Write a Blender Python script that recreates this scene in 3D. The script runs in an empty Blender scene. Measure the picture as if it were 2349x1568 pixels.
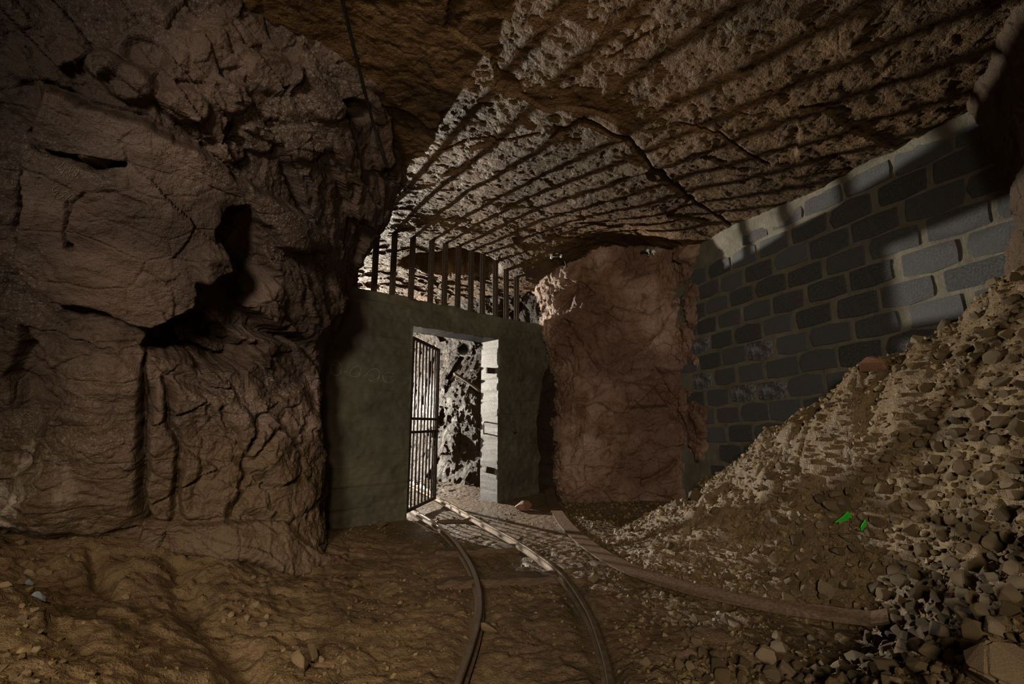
import bpy, bmesh, math, random
import numpy as np
from mathutils import Vector, Matrix, Euler
from mathutils.bvhtree import BVHTree

sc = bpy.context.scene
col = sc.collection
random.seed(7)
RNG = np.random.default_rng(11)

# ------------------------------------------------------------------ camera
F = 1050.0                       # focal length in photo pixels (2349 wide)
PITCH = math.atan(186 / 1050)
EYE = np.array([0.0, 0.0, 1.0])
cam_d = bpy.data.cameras.new('camera')
cam_d.sensor_width = 36.0
cam_d.lens = 36.0 * F / 2349.0
cam_d.clip_start = 0.02
cam = bpy.data.objects.new('camera', cam_d)
cam.location = EYE
cam.rotation_euler = (math.pi / 2 + PITCH, 0, 0)
col.objects.link(cam)
sc.camera = cam

# ------------------------------------------------------------------ light
world = bpy.data.worlds.new('cave_dark')
world.use_nodes = True
world.node_tree.nodes['Background'].inputs[0].default_value = (1.0, 0.80, 0.58, 1)
world.node_tree.nodes['Background'].inputs[1].default_value = 0.010
sc.world = world
sc.view_settings.view_transform = 'Standard'
sc.view_settings.look = 'None'
sc.view_settings.exposure = 0.0
sc.view_settings.gamma = 1.0
sc.view_settings.use_curve_mapping = False
sc.cycles.use_adaptive_sampling = True
sc.cycles.adaptive_threshold = 0.05
sc.cycles.max_bounces = 2
sc.cycles.diffuse_bounces = 1
sc.cycles.glossy_bounces = 1
sc.cycles.transmission_bounces = 2
sc.cycles.caustics_reflective = False
sc.cycles.caustics_refractive = False
sc.cycles.sample_clamp_indirect = 4.0


def lamp(name, kind, loc, energy, color, size, aim=None, cone=None, blend=1.0):
    d = bpy.data.lights.new(name, kind)
    d.energy = energy
    d.color = color
    d.shadow_soft_size = size
    o = bpy.data.objects.new(name, d)
    o.location = loc
    if aim is not None:
        o.rotation_euler = (Vector(aim) - Vector(loc)).to_track_quat('-Z', 'Y').to_euler()
    if kind == 'SPOT':
        d.spot_size = math.radians(cone)
        d.spot_blend = blend
    col.objects.link(o)
    return o


# lamp standing in the tunnel behind the gated wall
lamp('tunnel_lamp', 'POINT', (-5.55, 11.3, 1.80), 6300, (1.0, 0.90, 0.76), 0.06)
# the photographer's torches, behind the camera
lamp('torch_main', 'SPOT', (-0.65, -3.2, 2.1), 1020, (1.0, 0.83, 0.65), 0.40, (0.15, 4.0, 1.10), 64, 1.0)
lamp('torch_low', 'SPOT', (-0.3, -0.7, 2.1), 240, (1.0, 0.77, 0.48), 0.15, (-1.5, 1.85, 0.2), 66, 1.0)

lamp('roof_fill', 'SPOT', (0.1, -1.4, 0.9), 105, (1.0, 0.74, 0.44), 0.2, (-0.2, 3.0, 3.2), 52, 1.0)  # added unseen fill spot that brightens the roof

# ------------------------------------------------------------------ helpers
CP, SP = math.cos(PITCH), math.sin(PITCH)


def ray(px, py):
    u = (px - 1174.5) / F
    v = (784.0 - py) / F
    return np.array([u, CP - v * SP, SP + v * CP])


def gz(px, py, z=0.0):
    d = ray(px, py)
    return EYE + d * ((z - EYE[2]) / d[2])


def onplane(px, py, p, n):
    d = ray(px, py)
    return EYE + d * (np.dot(np.asarray(p) - EYE, n) / np.dot(d, n))


def project(P):
    q = P - EYE
    fw = q[..., 1] * CP + q[..., 2] * SP
    up = -q[..., 1] * SP + q[..., 2] * CP
    fw = np.maximum(fw, 0.05)
    return 1174.5 + F * q[..., 0] / fw, 784.0 - F * up / fw


def hsh(ix, iy, iz, s):
    with np.errstate(over='ignore'):
        h = (ix.astype(np.int64).astype(np.uint32) * np.uint32(374761393)
             + iy.astype(np.int64).astype(np.uint32) * np.uint32(668265263)
             + iz.astype(np.int64).astype(np.uint32) * np.uint32(2246822519)
             + np.uint32((s * 3266489917) & 0xffffffff))
        h = (h ^ (h >> np.uint32(15))) * np.uint32(2246822519)
        h = (h ^ (h >> np.uint32(13))) * np.uint32(3266489917)
        h = h ^ (h >> np.uint32(16))
    return h.astype(np.float32) / np.float32(4294967295.0)


def vnoise(x, y, z, s=0):
    ix, iy, iz = np.floor(x), np.floor(y), np.floor(z)
    fx, fy, fz = x - ix, y - iy, z - iz
    fx, fy, fz = [t * t * t * (t * (t * 6 - 15) + 10) for t in (fx, fy, fz)]
    r = 0
    for dx in (0, 1):
        wx = fx if dx else 1 - fx
        for dy in (0, 1):
            wy = fy if dy else 1 - fy
            for dz in (0, 1):
                wz = fz if dz else 1 - fz
                r = r + wx * wy * wz * hsh(ix + dx, iy + dy, iz + dz, s)
    return r * 2 - 1


def fbm(x, y, z, octv=4, s=0, gain=0.5):
    r = 0
    a = 1.0
    for o in range(octv):
        r = r + a * vnoise(x, y, z, s + o * 17)
        x, y, z = (0.8 * x + 0.6 * y) * 2.03 + 7.1, (-0.6 * x + 0.8 * y) * 2.03 + 3.3, z * 2.03 + 0.4 * x
        a *= gain
    return r


def facet(x, y, z, s=0, flat=False, tilt=1.0):
    """broken-rock relief: every Voronoi cell is a tilted plane; also returns crack distance"""
    ix, iy, iz = np.floor(x), np.floor(y), np.floor(z)
    best = np.full(x.shape, 1e9, np.float32)
    sec = np.full(x.shape, 1e9, np.float32)
    val = np.zeros(x.shape, np.float32)
    for dx in (-1, 0, 1):
        for dy in (-1, 0, 1):
            for dz in ((0,) if flat else (-1, 0, 1)):
                cx, cy, cz = ix + dx, iy + dy, iz + dz
                ox = x - (cx + hsh(cx, cy, cz, s + 1))
                oy = y - (cy + hsh(cx, cy, cz, s + 2))
                oz = 0 * x if flat else z - (cz + hsh(cx, cy, cz, s + 3))
                d = ox * ox + oy * oy + oz * oz
                v = (hsh(cx, cy, cz, s + 4) - .5) + tilt * (
                    (hsh(cx, cy, cz, s + 5) - .5) * ox + (hsh(cx, cy, cz, s + 6) - .5) * oy
                    + (hsh(cx, cy, cz, s + 7) - .5) * oz)
                m = d < best
                sec = np.where(m, best, np.minimum(sec, d))
                val = np.where(m, v, val)
                best = np.where(m, d, best)
    return val, np.sqrt(sec) - np.sqrt(best)


def sstep(e0, e1, x):
    t = np.clip((x - e0) / (e1 - e0), 0, 1)
    return t * t * (3 - 2 * t)


def polydist(X, Y, pts, closed=False):
    d = np.full(X.shape, 1e9, np.float32)
    n = len(pts)
    for i in range(n if closed else n - 1):
        ax, ay = pts[i]
        bx, by = pts[(i + 1) % n]
        ex, ey = bx - ax, by - ay
        t = np.clip(((X - ax) * ex + (Y - ay) * ey) / (ex * ex + ey * ey + 1e-9), 0, 1)
        d = np.minimum(d, np.hypot(X - ax - t * ex, Y - ay - t * ey))
    return d


def polymask(X, Y, pts, soft):
    ins = np.zeros(X.shape, bool)
    n = len(pts)
    for i in range(n):
        ax, ay = pts[i]
        bx, by = pts[(i + 1) % n]
        c = ((ay > Y) != (by > Y)) & (X < (bx - ax) * (Y - ay) / (by - ay + 1e-9) + ax)
        ins ^= c
    d = polydist(X, Y, pts, True)
    sd = np.where(ins, d, -d)
    return sstep(-soft * .5, soft * .5, sd), sd


def catmull(P, t):
    P = np.asarray(P, float)
    n = len(P)
    i = np.clip(np.floor(t).astype(int), 0, n - 2)
    f = (t - i).reshape((-1,) + (1,) * (P.ndim - 1))
    p0, p1, p2, p3 = P[np.maximum(i - 1, 0)], P[i], P[i + 1], P[np.minimum(i + 2, n - 1)]
    return 0.5 * (2 * p1 + (p2 - p0) * f + (2 * p0 - 5 * p1 + 4 * p2 - p3) * f * f
                  + (3 * p1 - p0 - 3 * p2 + p3) * f ** 3)


def loft(zl, curves, nu, nv, z0=None, z1=None):
    C = np.array(curves, float)                      # K, I, 2
    u = np.linspace(0, C.shape[1] - 1, nu)
    A = np.stack([catmull(C[k], u) for k in range(len(C))])   # K, nu, 2
    zs = np.linspace(zl[0] if z0 is None else z0, zl[-1] if z1 is None else z1, nv)
    kt = np.interp(zs, zl, np.arange(len(zl)))
    B = catmull(A, kt)                               # nv, nu, 2
    V = np.zeros((nv, nu, 3))
    V[..., :2] = B
    V[..., 2] = zs[:, None]
    return V


def grid_normals(V, toward):
    du = np.gradient(V, axis=1)
    dv = np.gradient(V, axis=0)
    n = np.cross(du, dv)
    n /= np.linalg.norm(n, axis=-1, keepdims=True) + 1e-9
    c = V.reshape(-1, 3).mean(0)
    if np.dot(n.reshape(-1, 3).mean(0), np.asarray(toward) - c) < 0:
        n = -n
    return n


def link(o, parent=None, kind=None, label=None, cat=None, group=None):
    col.objects.link(o)
    if parent is not None:
        o.parent = parent
    if kind:
        o['kind'] = kind
    if label:
        o['label'] = label
    if cat:
        o['category'] = cat
    if group:
        o['group'] = group
    return o


def np_mesh(name, V, Fc, mat, smooth=True):
    V = np.asarray(V, np.float32).reshape(-1, 3)
    Fc = np.asarray(Fc, np.int32)
    me = bpy.data.meshes.new(name)
    n, k = Fc.shape
    me.vertices.add(len(V))
    me.vertices.foreach_set('co', V.ravel())
    me.loops.add(n * k)
    me.loops.foreach_set('vertex_index', Fc.ravel())
    me.polygons.add(n)
    me.polygons.foreach_set('loop_start', np.arange(0, n * k, k, dtype=np.int32))
    me.polygons.foreach_set('use_smooth', np.full(n, smooth, bool))
    me.update(calc_edges=True)
    if mat:
        me.materials.append(mat)
    return me


def grid_faces(nv, nu):
    i = np.arange(nv * nu).reshape(nv, nu)
    return np.stack([i[:-1, :-1], i[:-1, 1:], i[1:, 1:], i[1:, :-1]], -1).reshape(-1, 4)


def grid_obj(name, V, mat, **kw):
    me = np_mesh(name, V, grid_faces(V.shape[0], V.shape[1]), mat)
    return link(bpy.data.objects.new(name, me), **kw)


def bm_obj(name, bm, mat, smooth=False, **kw):
    me = bpy.data.meshes.new(name)
    bm.normal_update()
    bm.to_mesh(me)
    bm.free()
    if smooth:
        me.polygons.foreach_set('use_smooth', [True] * len(me.polygons))
    me.materials.append(mat)
    return link(bpy.data.objects.new(name, me), **kw)


def box_bm(bm, c, ax, ay, az, sx, sy, sz, bev=0.0):
    """box centred at c with unit axes ax, ay, az and full sizes"""
    M = Matrix((( *(Vector(ax) * sx / 2), 0), (*(Vector(ay) * sy / 2), 0), (*(Vector(az) * sz / 2), 0), (0, 0, 0, 1))).transposed()
    M.translation = Vector(c)
    r = bmesh.ops.create_cube(bm, size=2.0, matrix=M)
    if bev:
        es = list({e for v in r['verts'] for e in v.link_edges})
        bmesh.ops.bevel(bm, geom=es, offset=bev, segments=1, affect='EDGES')


def tube_bm(bm, pts, r, n=10, cap=True):
    pts = [Vector(p) for p in pts]
    rings = []
    up = Vector((0.13, 0.21, 0.97))
    for i, p in enumerate(pts):
        d = (pts[min(i + 1, len(pts) - 1)] - pts[max(i - 1, 0)]).normalized()
        a = d.cross(up)
        if a.length < .05:
            a = d.cross(Vector((1, 0, 0)))
        a.normalize()
        b = d.cross(a)
        rr = r[i] if isinstance(r, (list, tuple)) else r
        rings.append([bm.verts.new(p + (a * math.cos(2 * math.pi * k / n) + b * math.sin(2 * math.pi * k / n)) * rr)
                      for k in range(n)])
    for A, B in zip(rings[:-1], rings[1:]):
        for k in range(n):
            bm.faces.new((A[k], A[(k + 1) % n], B[(k + 1) % n], B[k]))
    if cap:
        bm.faces.new(rings[0][::-1])
        bm.faces.new(rings[-1])


def resample(pts, n):
    pts = np.asarray(pts, float)
    t = np.linspace(0, len(pts) - 1, 400)
    c = catmull(pts, t)
    s = np.concatenate([[0], np.cumsum(np.linalg.norm(np.diff(c, axis=0), axis=1))])
    q = np.linspace(0, s[-1], n)
    return np.stack([np.interp(q, s, c[:, k]) for k in range(c.shape[1])], -1)


def sweep_bm(bm, path, prof, tilt=None):
    """closed profile [(side, up)] swept along a path, up stays near world z"""
    rings = []
    P = [Vector(p) for p in path]
    for i, p in enumerate(P):
        d = (P[min(i + 1, len(P) - 1)] - P[max(i - 1, 0)]).normalized()
        side = d.cross(Vector((0, 0, 1))).normalized()
        up = side.cross(d).normalized()
        if tilt is not None:
            R = Matrix.Rotation(tilt[i], 3, d)
            side, up = R @ side, R @ up
        rings.append([bm.verts.new(p + side * a + up * b) for a, b in prof])
    n = len(prof)
    for A, B in zip(rings[:-1], rings[1:]):
        for k in range(n):
            bm.faces.new((A[k], B[k], B[(k + 1) % n], A[(k + 1) % n]))
    bm.faces.new(rings[0])
    bm.faces.new(rings[-1][::-1])


# ------------------------------------------------------------------ materials
class N:
    def __init__(self, name):
        self.m = bpy.data.materials.new(name)
        self.m.use_nodes = True
        self.t = self.m.node_tree
        self.t.nodes.clear()
        self.out = self.t.nodes.new('ShaderNodeOutputMaterial')
        self.b = self.t.nodes.new('ShaderNodeBsdfPrincipled')
        self.t.links.new(self.b.outputs[0], self.out.inputs[0])
        tc = self.t.nodes.new('ShaderNodeTexCoord')
        self.co = tc.outputs['Object']

    def L(self, a, b):
        self.t.links.new(a, b)

    def mapped(self, scale=(1, 1, 1), rot=(0, 0, 0)):
        n = self.t.nodes.new('ShaderNodeMapping')
        n.inputs['Scale'].default_value = scale
        n.inputs['Rotation'].default_value = rot
        self.L(self.co, n.inputs[0])
        return n.outputs[0]

    def noise(self, scale, detail=6, rough=0.6, dist=0.0, co=None):
        n = self.t.nodes.new('ShaderNodeTexNoise')
        n.inputs['Scale'].default_value = scale
        n.inputs['Detail'].default_value = detail
        n.inputs['Roughness'].default_value = rough
        n.inputs['Distortion'].default_value = dist
        self.L(co or self.co, n.inputs['Vector'])
        return n.outputs[0]

    def voro(self, scale, feat='F1', co=None, out=0):
        n = self.t.nodes.new('ShaderNodeTexVoronoi')
        n.feature = feat
        n.inputs['Scale'].default_value = scale
        self.L(co or self.co, n.inputs['Vector'])
        return n.outputs[out]

    def ramp(self, f, stops):
        n = self.t.nodes.new('ShaderNodeValToRGB')
        e = n.color_ramp.elements
        while len(e) < len(stops):
            e.new(0.5)
        for el, (p, c) in zip(e, stops):
            el.position = p
            el.color = (c, c, c, 1) if not hasattr(c, '__len__') else (*c, 1)
        self.L(f, n.inputs[0])
        return n.outputs[0]

    def mix(self, f, a, b, mode='MIX'):
        n = self.t.nodes.new('ShaderNodeMix')
        n.data_type = 'RGBA'
        n.blend_type = mode
        for s, v in ((0, f), (6, a), (7, b)):
            if isinstance(v, (int, float)):
                n.inputs[s].default_value = v
            elif isinstance(v, tuple):
                n.inputs[s].default_value = (*v, 1)
            else:
                self.L(v, n.inputs[s])
        return n.outputs[2]

    def math(self, op, a, b):
        n = self.t.nodes.new('ShaderNodeMath')
        n.operation = op
        for s, v in ((0, a), (1, b)):
            if isinstance(v, (int, float)):
                n.inputs[s].default_value = v
            else:
                self.L(v, n.inputs[s])
        return n.outputs[0]

    def bump(self, h, strength, dist, prev=None):
        n = self.t.nodes.new('ShaderNodeBump')
        n.inputs['Strength'].default_value = strength
        n.inputs['Distance'].default_value = dist
        self.L(h, n.inputs['Height'])
        if prev is not None:
            self.L(prev, n.inputs['Normal'])
        return n.outputs[0]

    def objrand(self):
        n = self.t.nodes.new('ShaderNodeObjectInfo')
        return n.outputs['Random']

    def done(self, color, rough, normal=None, metal=0.0, spec=0.5):
        for k, v in (('Base Color', color), ('Roughness', rough), ('Metallic', metal), ('Specular IOR Level', spec)):
            i = self.b.inputs[k]
            if isinstance(v, tuple):
                i.default_value = (*v, 1)
            elif isinstance(v, (int, float)):
                i.default_value = v
            else:
                self.L(v, i)
        if normal is not None:
            self.L(normal, self.b.inputs['Normal'])
        return self.m


def rock_material(name, dark, mid, light, vein, scale=1.0, rough=0.62, bumps=(0.9, 0.8), speck=0.62, strata=(1, 1, 1), spec=.5, crack=0.5, low=None, patch=None):
    n = N(name)
    co = n.mapped(strata)
    a = n.noise(1.3 * scale, 5, 0.62, 0.4, co)
    b = n.noise(5.5 * scale, 5, 0.7, 0.0, co)
    c = n.noise(75 * scale, 3, 0.8, 0.0)
    base = n.ramp(a, [(0.34, dark), (0.5, mid), (0.64, light)])
    base = n.mix(n.ramp(b, [(0.42, 0.0), (0.75, 0.6)]), base, light)
    base = n.mix(n.ramp(n.noise(.7 * scale, 3, .5), [(0.42, 0.75), (0.58, 0.0)]), base, dark)
    base = n.mix(n.ramp(n.noise(2.6 * scale, 4, 0.6, 0.8), [(0.55, 0.0), (0.66, 0.8)]), base, dark)
    base = n.mix(n.math('MULTIPLY', n.ramp(c, [(speck, 0.0), (speck + .14, 0.55)]),
                        n.ramp(n.noise(1.9 * scale, 3, 0.6), [(0.45, 0.0), (0.62, 1.0)])), base, vein)
    if low or patch:
        sx = n.t.nodes.new('ShaderNodeSeparateXYZ')
        n.L(n.co, sx.inputs[0])
    if low:       # ochre dust coating the foot of the rock
        zz_ = n.math('ADD', sx.outputs[2], n.math('MULTIPLY', n.math('SUBTRACT', a, .5), 1.6))
        base = n.mix(n.ramp(zz_, [(low[0], .78), (low[1], 0.0)]), base, n.mix(b, low[2], low[3]))
    if patch:     # mineral bloom
        vd = n.t.nodes.new('ShaderNodeVectorMath')
        vd.operation = 'DISTANCE'
        n.L(n.co, vd.inputs[0])
        vd.inputs[1].default_value = patch[0]
        pm = n.math('MULTIPLY', n.ramp(vd.outputs['Value'], [(0.0, 1.0), (patch[1], 0.0)]), n.ramp(n.noise(7, 5, .7, .0, n.mapped((1, 1, .35))), [(.50, 0.0), (.66, 1.0)]))
        base = n.mix(pm, base, patch[2])
    h1 = n.noise(9 * scale, 6, 0.68, 0.0, co)
    wn = n.t.nodes.new('ShaderNodeTexNoise')
    wn.inputs['Scale'].default_value = 3.5 * scale
    wn.inputs['Detail'].default_value = 2
    n.L(n.co, wn.inputs['Vector'])
    wc = n.mix(.10, co, wn.outputs['Color'])
    ck1 = n.ramp(n.voro(3.2 * scale, 'DISTANCE_TO_EDGE', wc), [(0.0, 0.0), (0.035, 1.0)])
    ckm = ck1
    h2 = n.noise(60 * scale, 3, 0.72)
    bp = n.bump(h1, bumps[0], 0.05)
    if crack:
        bp = n.bump(ckm, crack, 0.012, bp)
    bp = n.bump(h2, bumps[1], 0.008, bp)
    rg = n.ramp(b, [(0.3, rough - .14), (0.7, rough + .16)])
    return n.done(base, rg, bp, spec=spec)


M = {}
M['rock_left'] = rock_material('left_rock', (0.044, 0.026, 0.016), (0.122, 0.078, 0.057), (0.225, 0.160, 0.132), (0.45, 0.39, 0.36), 1.0, .60, (.6, 1.0), .53, (.8, .8, 1.6), low=(.55, 1.0, (.060, .039, .018), (.150, .100, .052)), patch=((-2.75, 2.55, .62), .55, (.46, .40, .34)))
M['rock_red'] = rock_material('red_rock', (0.080, 0.036, 0.017), (0.215, 0.124, 0.080), (0.36, 0.252, 0.198), (0.50, 0.42, 0.37), 1.3, .62, (.6, .9), .60, crack=.25)
M['rock_ceiling'] = rock_material('ceiling_rock', (0.062, 0.034, 0.013), (0.130, 0.074, 0.029), (0.195, 0.118, 0.054), (0.36, 0.265, 0.17), 1.2, .56, (1.0, 1.0), .60, spec=.28)
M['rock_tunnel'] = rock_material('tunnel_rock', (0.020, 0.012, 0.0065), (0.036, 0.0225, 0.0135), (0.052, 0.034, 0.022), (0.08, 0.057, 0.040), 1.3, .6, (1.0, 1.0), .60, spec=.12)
M['rock_dark'] = rock_material('dark_rock', (0.045, 0.029, 0.018), (0.075, 0.050, 0.032), (0.11, 0.075, 0.050), (0.18, 0.135, 0.10), 1.1, .65, (.6, .9), .66, spec=.15)


def soil_material(name, dark, mid, light, wet=.6):
    n = N(name)
    a = n.noise(1.6, 7, .6, .5)
    b = n.noise(13, 8, .7)
    base = n.ramp(a, [(.3, dark), (.52, mid), (.72, light)])
    base = n.mix(n.ramp(b, [(.4, 0.0), (.75, .6)]), base, light)
    base = n.mix(n.ramp(n.noise(3.1, 6, .65, 1.), [(.52, 0.0), (.64, .7)]), base, dark)
    h = n.bump(n.noise(22, 5, .72), .9, .03)
    h = n.bump(n.noise(120, 3, .7), .8, .006, h)
    return n.done(base, n.ramp(a, [(.3, wet - .2), (.7, wet + .2)]), h)


M['soil'] = soil_material('trodden_dirt', (.062, .040, .019), (.135, .087, .042), (.215, .142, .073), .55)
M['heap'] = soil_material('muddy_gravel', (.066, .042, .016), (.135, .091, .038), (.20, .141, .064), .42)

n = N('board_marked_concrete')
a = n.noise(2.2, 8, .65, .4)
base = n.ramp(a, [(.3, (.045, .041, .027)), (.5, (.078, .070, .045)), (.72, (.125, .112, .074))])
st = n.noise(3.0, 6, .6, .3, n.mapped((1, 1, 7)))
base = n.mix(n.ramp(st, [(.5, 0.0), (.7, .55)]), base, (.050, .046, .032))
base = n.mix(n.ramp(n.noise(160, 3, .8), [(.66, 0.0), (.74, .9)]), base, (.30, .26, .17))
base = n.mix(n.ramp(n.noise(1.1, 5, .6), [(.55, 0.0), (.72, .5)]), base, (.075, .098, .062))
hb = n.bump(n.noise(7, 8, .6, .2, n.mapped((1, 1, 5))), .5, .012)
hb = n.bump(n.noise(130, 5, .8), .7, .006, hb)
M['concrete'] = n.done(base, .5, hb, spec=.5)

n = N('lit_wet_reveal')
base = n.ramp(n.noise(120, 4, .8), [(.45, (.01, .01, .012)), (.56, (.46, .47, .50))])  # lamp-lit whiteness and wet glitter painted into the colour
base = n.mix(n.ramp(n.noise(4, 6, .6), [(.50, .0), (.70, .5)]), base, (.46, .47, .50))
hb = n.bump(n.noise(110, 5, .85), 1.0, .02)
hb = n.bump(n.noise(14, 6, .6, 0, n.mapped((1, 1, .5))), .5, .01, hb)
M['reveal'] = n.done(base, .5, hb, spec=.3)

n = N('wet_glint_lintel')
base = n.ramp(n.noise(60, 4, .8), [(.54, (.003, .003, .0025)), (.74, (.06, .06, .052))])  # pale specks paint the wet glints into the dark colour
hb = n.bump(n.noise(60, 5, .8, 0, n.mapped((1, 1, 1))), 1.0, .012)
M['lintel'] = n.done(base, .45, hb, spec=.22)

n = N('cinder_block')
r = n.objrand()
base = n.ramp(r, [(0.0, (.030, .033, .035)), (.5, (.048, .052, .055)), (.85, (.080, .086, .088)), (1.0, (.12, .128, .13))])
base = n.mix(n.ramp(n.noise(90, 4, .8), [(.42, .0), (.62, .7)]), base, (.135, .142, .146))
base = n.mix(n.ramp(n.noise(4, 5, .6), [(.58, 0.0), (.75, .5)]), base, (.15, .14, .11))
hb = n.bump(n.noise(85, 6, .85), 1.0, .014)
hb = n.bump(n.noise(12, 5, .6), .4, .01, hb)
M['block'] = n.done(base, .72, hb, spec=.5)

n = N('whitewashed_block')
base = n.mix(n.ramp(n.noise(16, 8, .75), [(.46, .0), (.66, .9)]), (.06, .065, .065), (.42, .44, .44))
M['block_white'] = n.done(base, .75, n.bump(n.noise(85, 6, .85), 1.0, .012))

n = N('tan_mortar')
base = n.ramp(n.noise(5, 8, .65), [(.3, (.095, .087, .062)), (.7, (.21, .19, .142))])
hb = n.bump(n.noise(30, 8, .75), .8, .02)
M['mortar'] = n.done(base, .8, hb)


def metal_material(name, c1, c2, rough, metal, scale=40):
    n = N(name)
    f = n.noise(scale, 8, .7)
    base = n.ramp(f, [(.35, c1), (.65, c2)])
    return n.done(base, n.ramp(f, [(.3, rough - .1), (.7, rough + .15)]), n.bump(n.noise(scale * 2.5, 6, .75), .6, .003), metal)


M['bar'] = metal_material('old_iron', (.035, .026, .020), (.10, .072, .048), .45, .35)
M['gate'] = metal_material('gate_iron', (.028, .020, .017), (.085, .055, .042), .42, .4)
M['rail'] = metal_material('worn_rail_steel', (.12, .078, .045), (.27, .21, .15), .36, .55, 25)
M['strip'] = metal_material('rusty_flat_iron', (.10, .062, .038), (.21, .145, .095), .45, .35, 60)
M['black'] = metal_material('black_rubber', (.010, .010, .010), (.03, .028, .026), .42, .0)
n = N('porcelain')
M['porcelain'] = n.done((.62, .66, .62), .3)
n = N('pale_chalk')
M['chalk'] = n.done((.40, .38, .26), .9)
n = N('grey_chalk')
M['chalk_grey'] = n.done((.34, .34, .30), .9)
n = N('green_glass')
M['glass'] = n.done((.05, .55, .04), .12, n.bump(n.noise(30, 4, .6), .3, .01), spec=.8)
n.b.inputs['Transmission Weight'].default_value = .35
n = N('crumpled_foil')
M['foil'] = n.done((.55, .56, .58), .3, n.bump(n.noise(60, 4, .7), 1.0, .01), .85)
n = N('bottle_plastic')
M['bluegrey'] = n.done((.20, .23, .27), .4, n.bump(n.noise(40, 4, .7), .5, .01))
n = N('dark_wood')
w = n.noise(18, 7, .6, .6, n.mapped((1, 1, 6)))
M['wood'] = n.done(n.ramp(w, [(.3, (.045, .030, .018)), (.7, (.125, .080, .042))]), .85, n.bump(w, .7, .01))
n = N('green_lichen_bulb')
M['yellow'] = n.done((.42, .45, .02), .4)


def stone_material(name, ramp):
    n = N(name)
    c = n.ramp(n.objrand(), ramp)
    c = n.mix(n.ramp(n.noise(9, 6, .7), [(.35, .0), (.7, .5)]), c, (.15, .112, .066))
    c = n.mix(n.ramp(n.noise(45, 5, .75), [(.5, .0), (.7, .4)]), c, (.085, .06, .036))
    hb = n.bump(n.noise(24, 5, .7), .6, .03)
    return n.done(c, .6, hb, spec=.35)


M['gravel'] = stone_material('gravel_stone', [(0, (.068, .045, .018)), (.4, (.128, .087, .036)), (.75, (.178, .126, .058)), (1, (.235, .182, .10))])
M['rubble'] = stone_material('rubble_stone', [(0, (.16, .105, .055)), (.5, (.26, .185, .105)), (1, (.36, .28, .18))])
n = N('gravel_bed')
c = n.ramp(n.voro(28, 'F1', None, 1), [(.1, (.068, .045, .018)), (.5, (.128, .087, .036)), (.9, (.190, .136, .066))])
c = n.mix(n.ramp(n.noise(60, 5, .7), [(.45, .0), (.7, .4)]), c, (.085, .06, .036))
M['gravel_bed'] = n.done(c, .6, n.bump(n.noise(90, 3, .7), .6, .006), spec=.35)
n = N('red_stone')
M['red_stone'] = n.done(n.ramp(n.noise(12, 6, .65), [(.3, (.16, .07, .035)), (.7, (.30, .16, .09))]), .6, n.bump(n.noise(40, 8, .7), .6, .008))

# ------------------------------------------------------------------ reference frames
P0 = gz(932, 1190)                                   # left foot of the doorway, front face
WA = math.radians(47.6)
W = np.array([math.sin(WA), math.cos(WA), 0.0])      # along the concrete wall
WN = np.array([-W[1], W[0], 0.0])                    # into the tunnel
BA = math.radians(-14)
BW = np.array([math.sin(BA), math.cos(BA), 0.0])     # along the block wall, away from camera
BN = np.array([-BW[1], BW[0], 0.0])                  # out of the block wall into the room
BP = np.array([2.31, 4.62, 0.0])


class HF:
    def __init__(s, xs, ys, Z):
        s.xs, s.ys, s.Z = xs, ys, Z

    def __call__(s, x, y):
        x = np.clip(x, s.xs[0], s.xs[-1] - 1e-6)
        y = np.clip(y, s.ys[0], s.ys[-1] - 1e-6)
        i = np.clip(np.searchsorted(s.xs, x, 'right') - 1, 0, len(s.xs) - 2)
        j = np.clip(np.searchsorted(s.ys, y, 'right') - 1, 0, len(s.ys) - 2)
        fx = (x - s.xs[i]) / (s.xs[i + 1] - s.xs[i])
        fy = (y - s.ys[j]) / (s.ys[j + 1] - s.ys[j])
        Z = s.Z
        return (Z[j, i] * (1 - fx) + Z[j, i + 1] * fx) * (1 - fy) + (Z[j + 1, i] * (1 - fx) + Z[j + 1, i + 1] * fx) * fy


def tps(pts, X, Y, lam=1e-3):
    """thin-plate spline through scattered heights"""
    P = np.asarray(pts, float)
    n = len(P)
    r2 = (P[:, None, 0] - P[None, :, 0]) ** 2 + (P[:, None, 1] - P[None, :, 1]) ** 2
    K = np.where(r2 > 0, r2 * np.log(r2 + 1e-12), 0) * .5 + lam * np.eye(n)
    A = np.zeros((n + 3, n + 3))
    A[:n, :n] = K
    A[:n, n] = 1
    A[:n, n + 1:] = P[:, :2]
    A[n, :n] = 1
    A[n + 1:, :n] = P[:, :2].T
    c = np.linalg.solve(A, np.concatenate([P[:, 2], [0, 0, 0]]))
    out = c[n] + c[n + 1] * X + c[n + 2] * Y
    for i in range(n):
        r = (X - P[i, 0]) ** 2 + (Y - P[i, 1]) ** 2
        out = out + c[i] * .5 * r * np.log(r + 1e-12)
    return out


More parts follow.
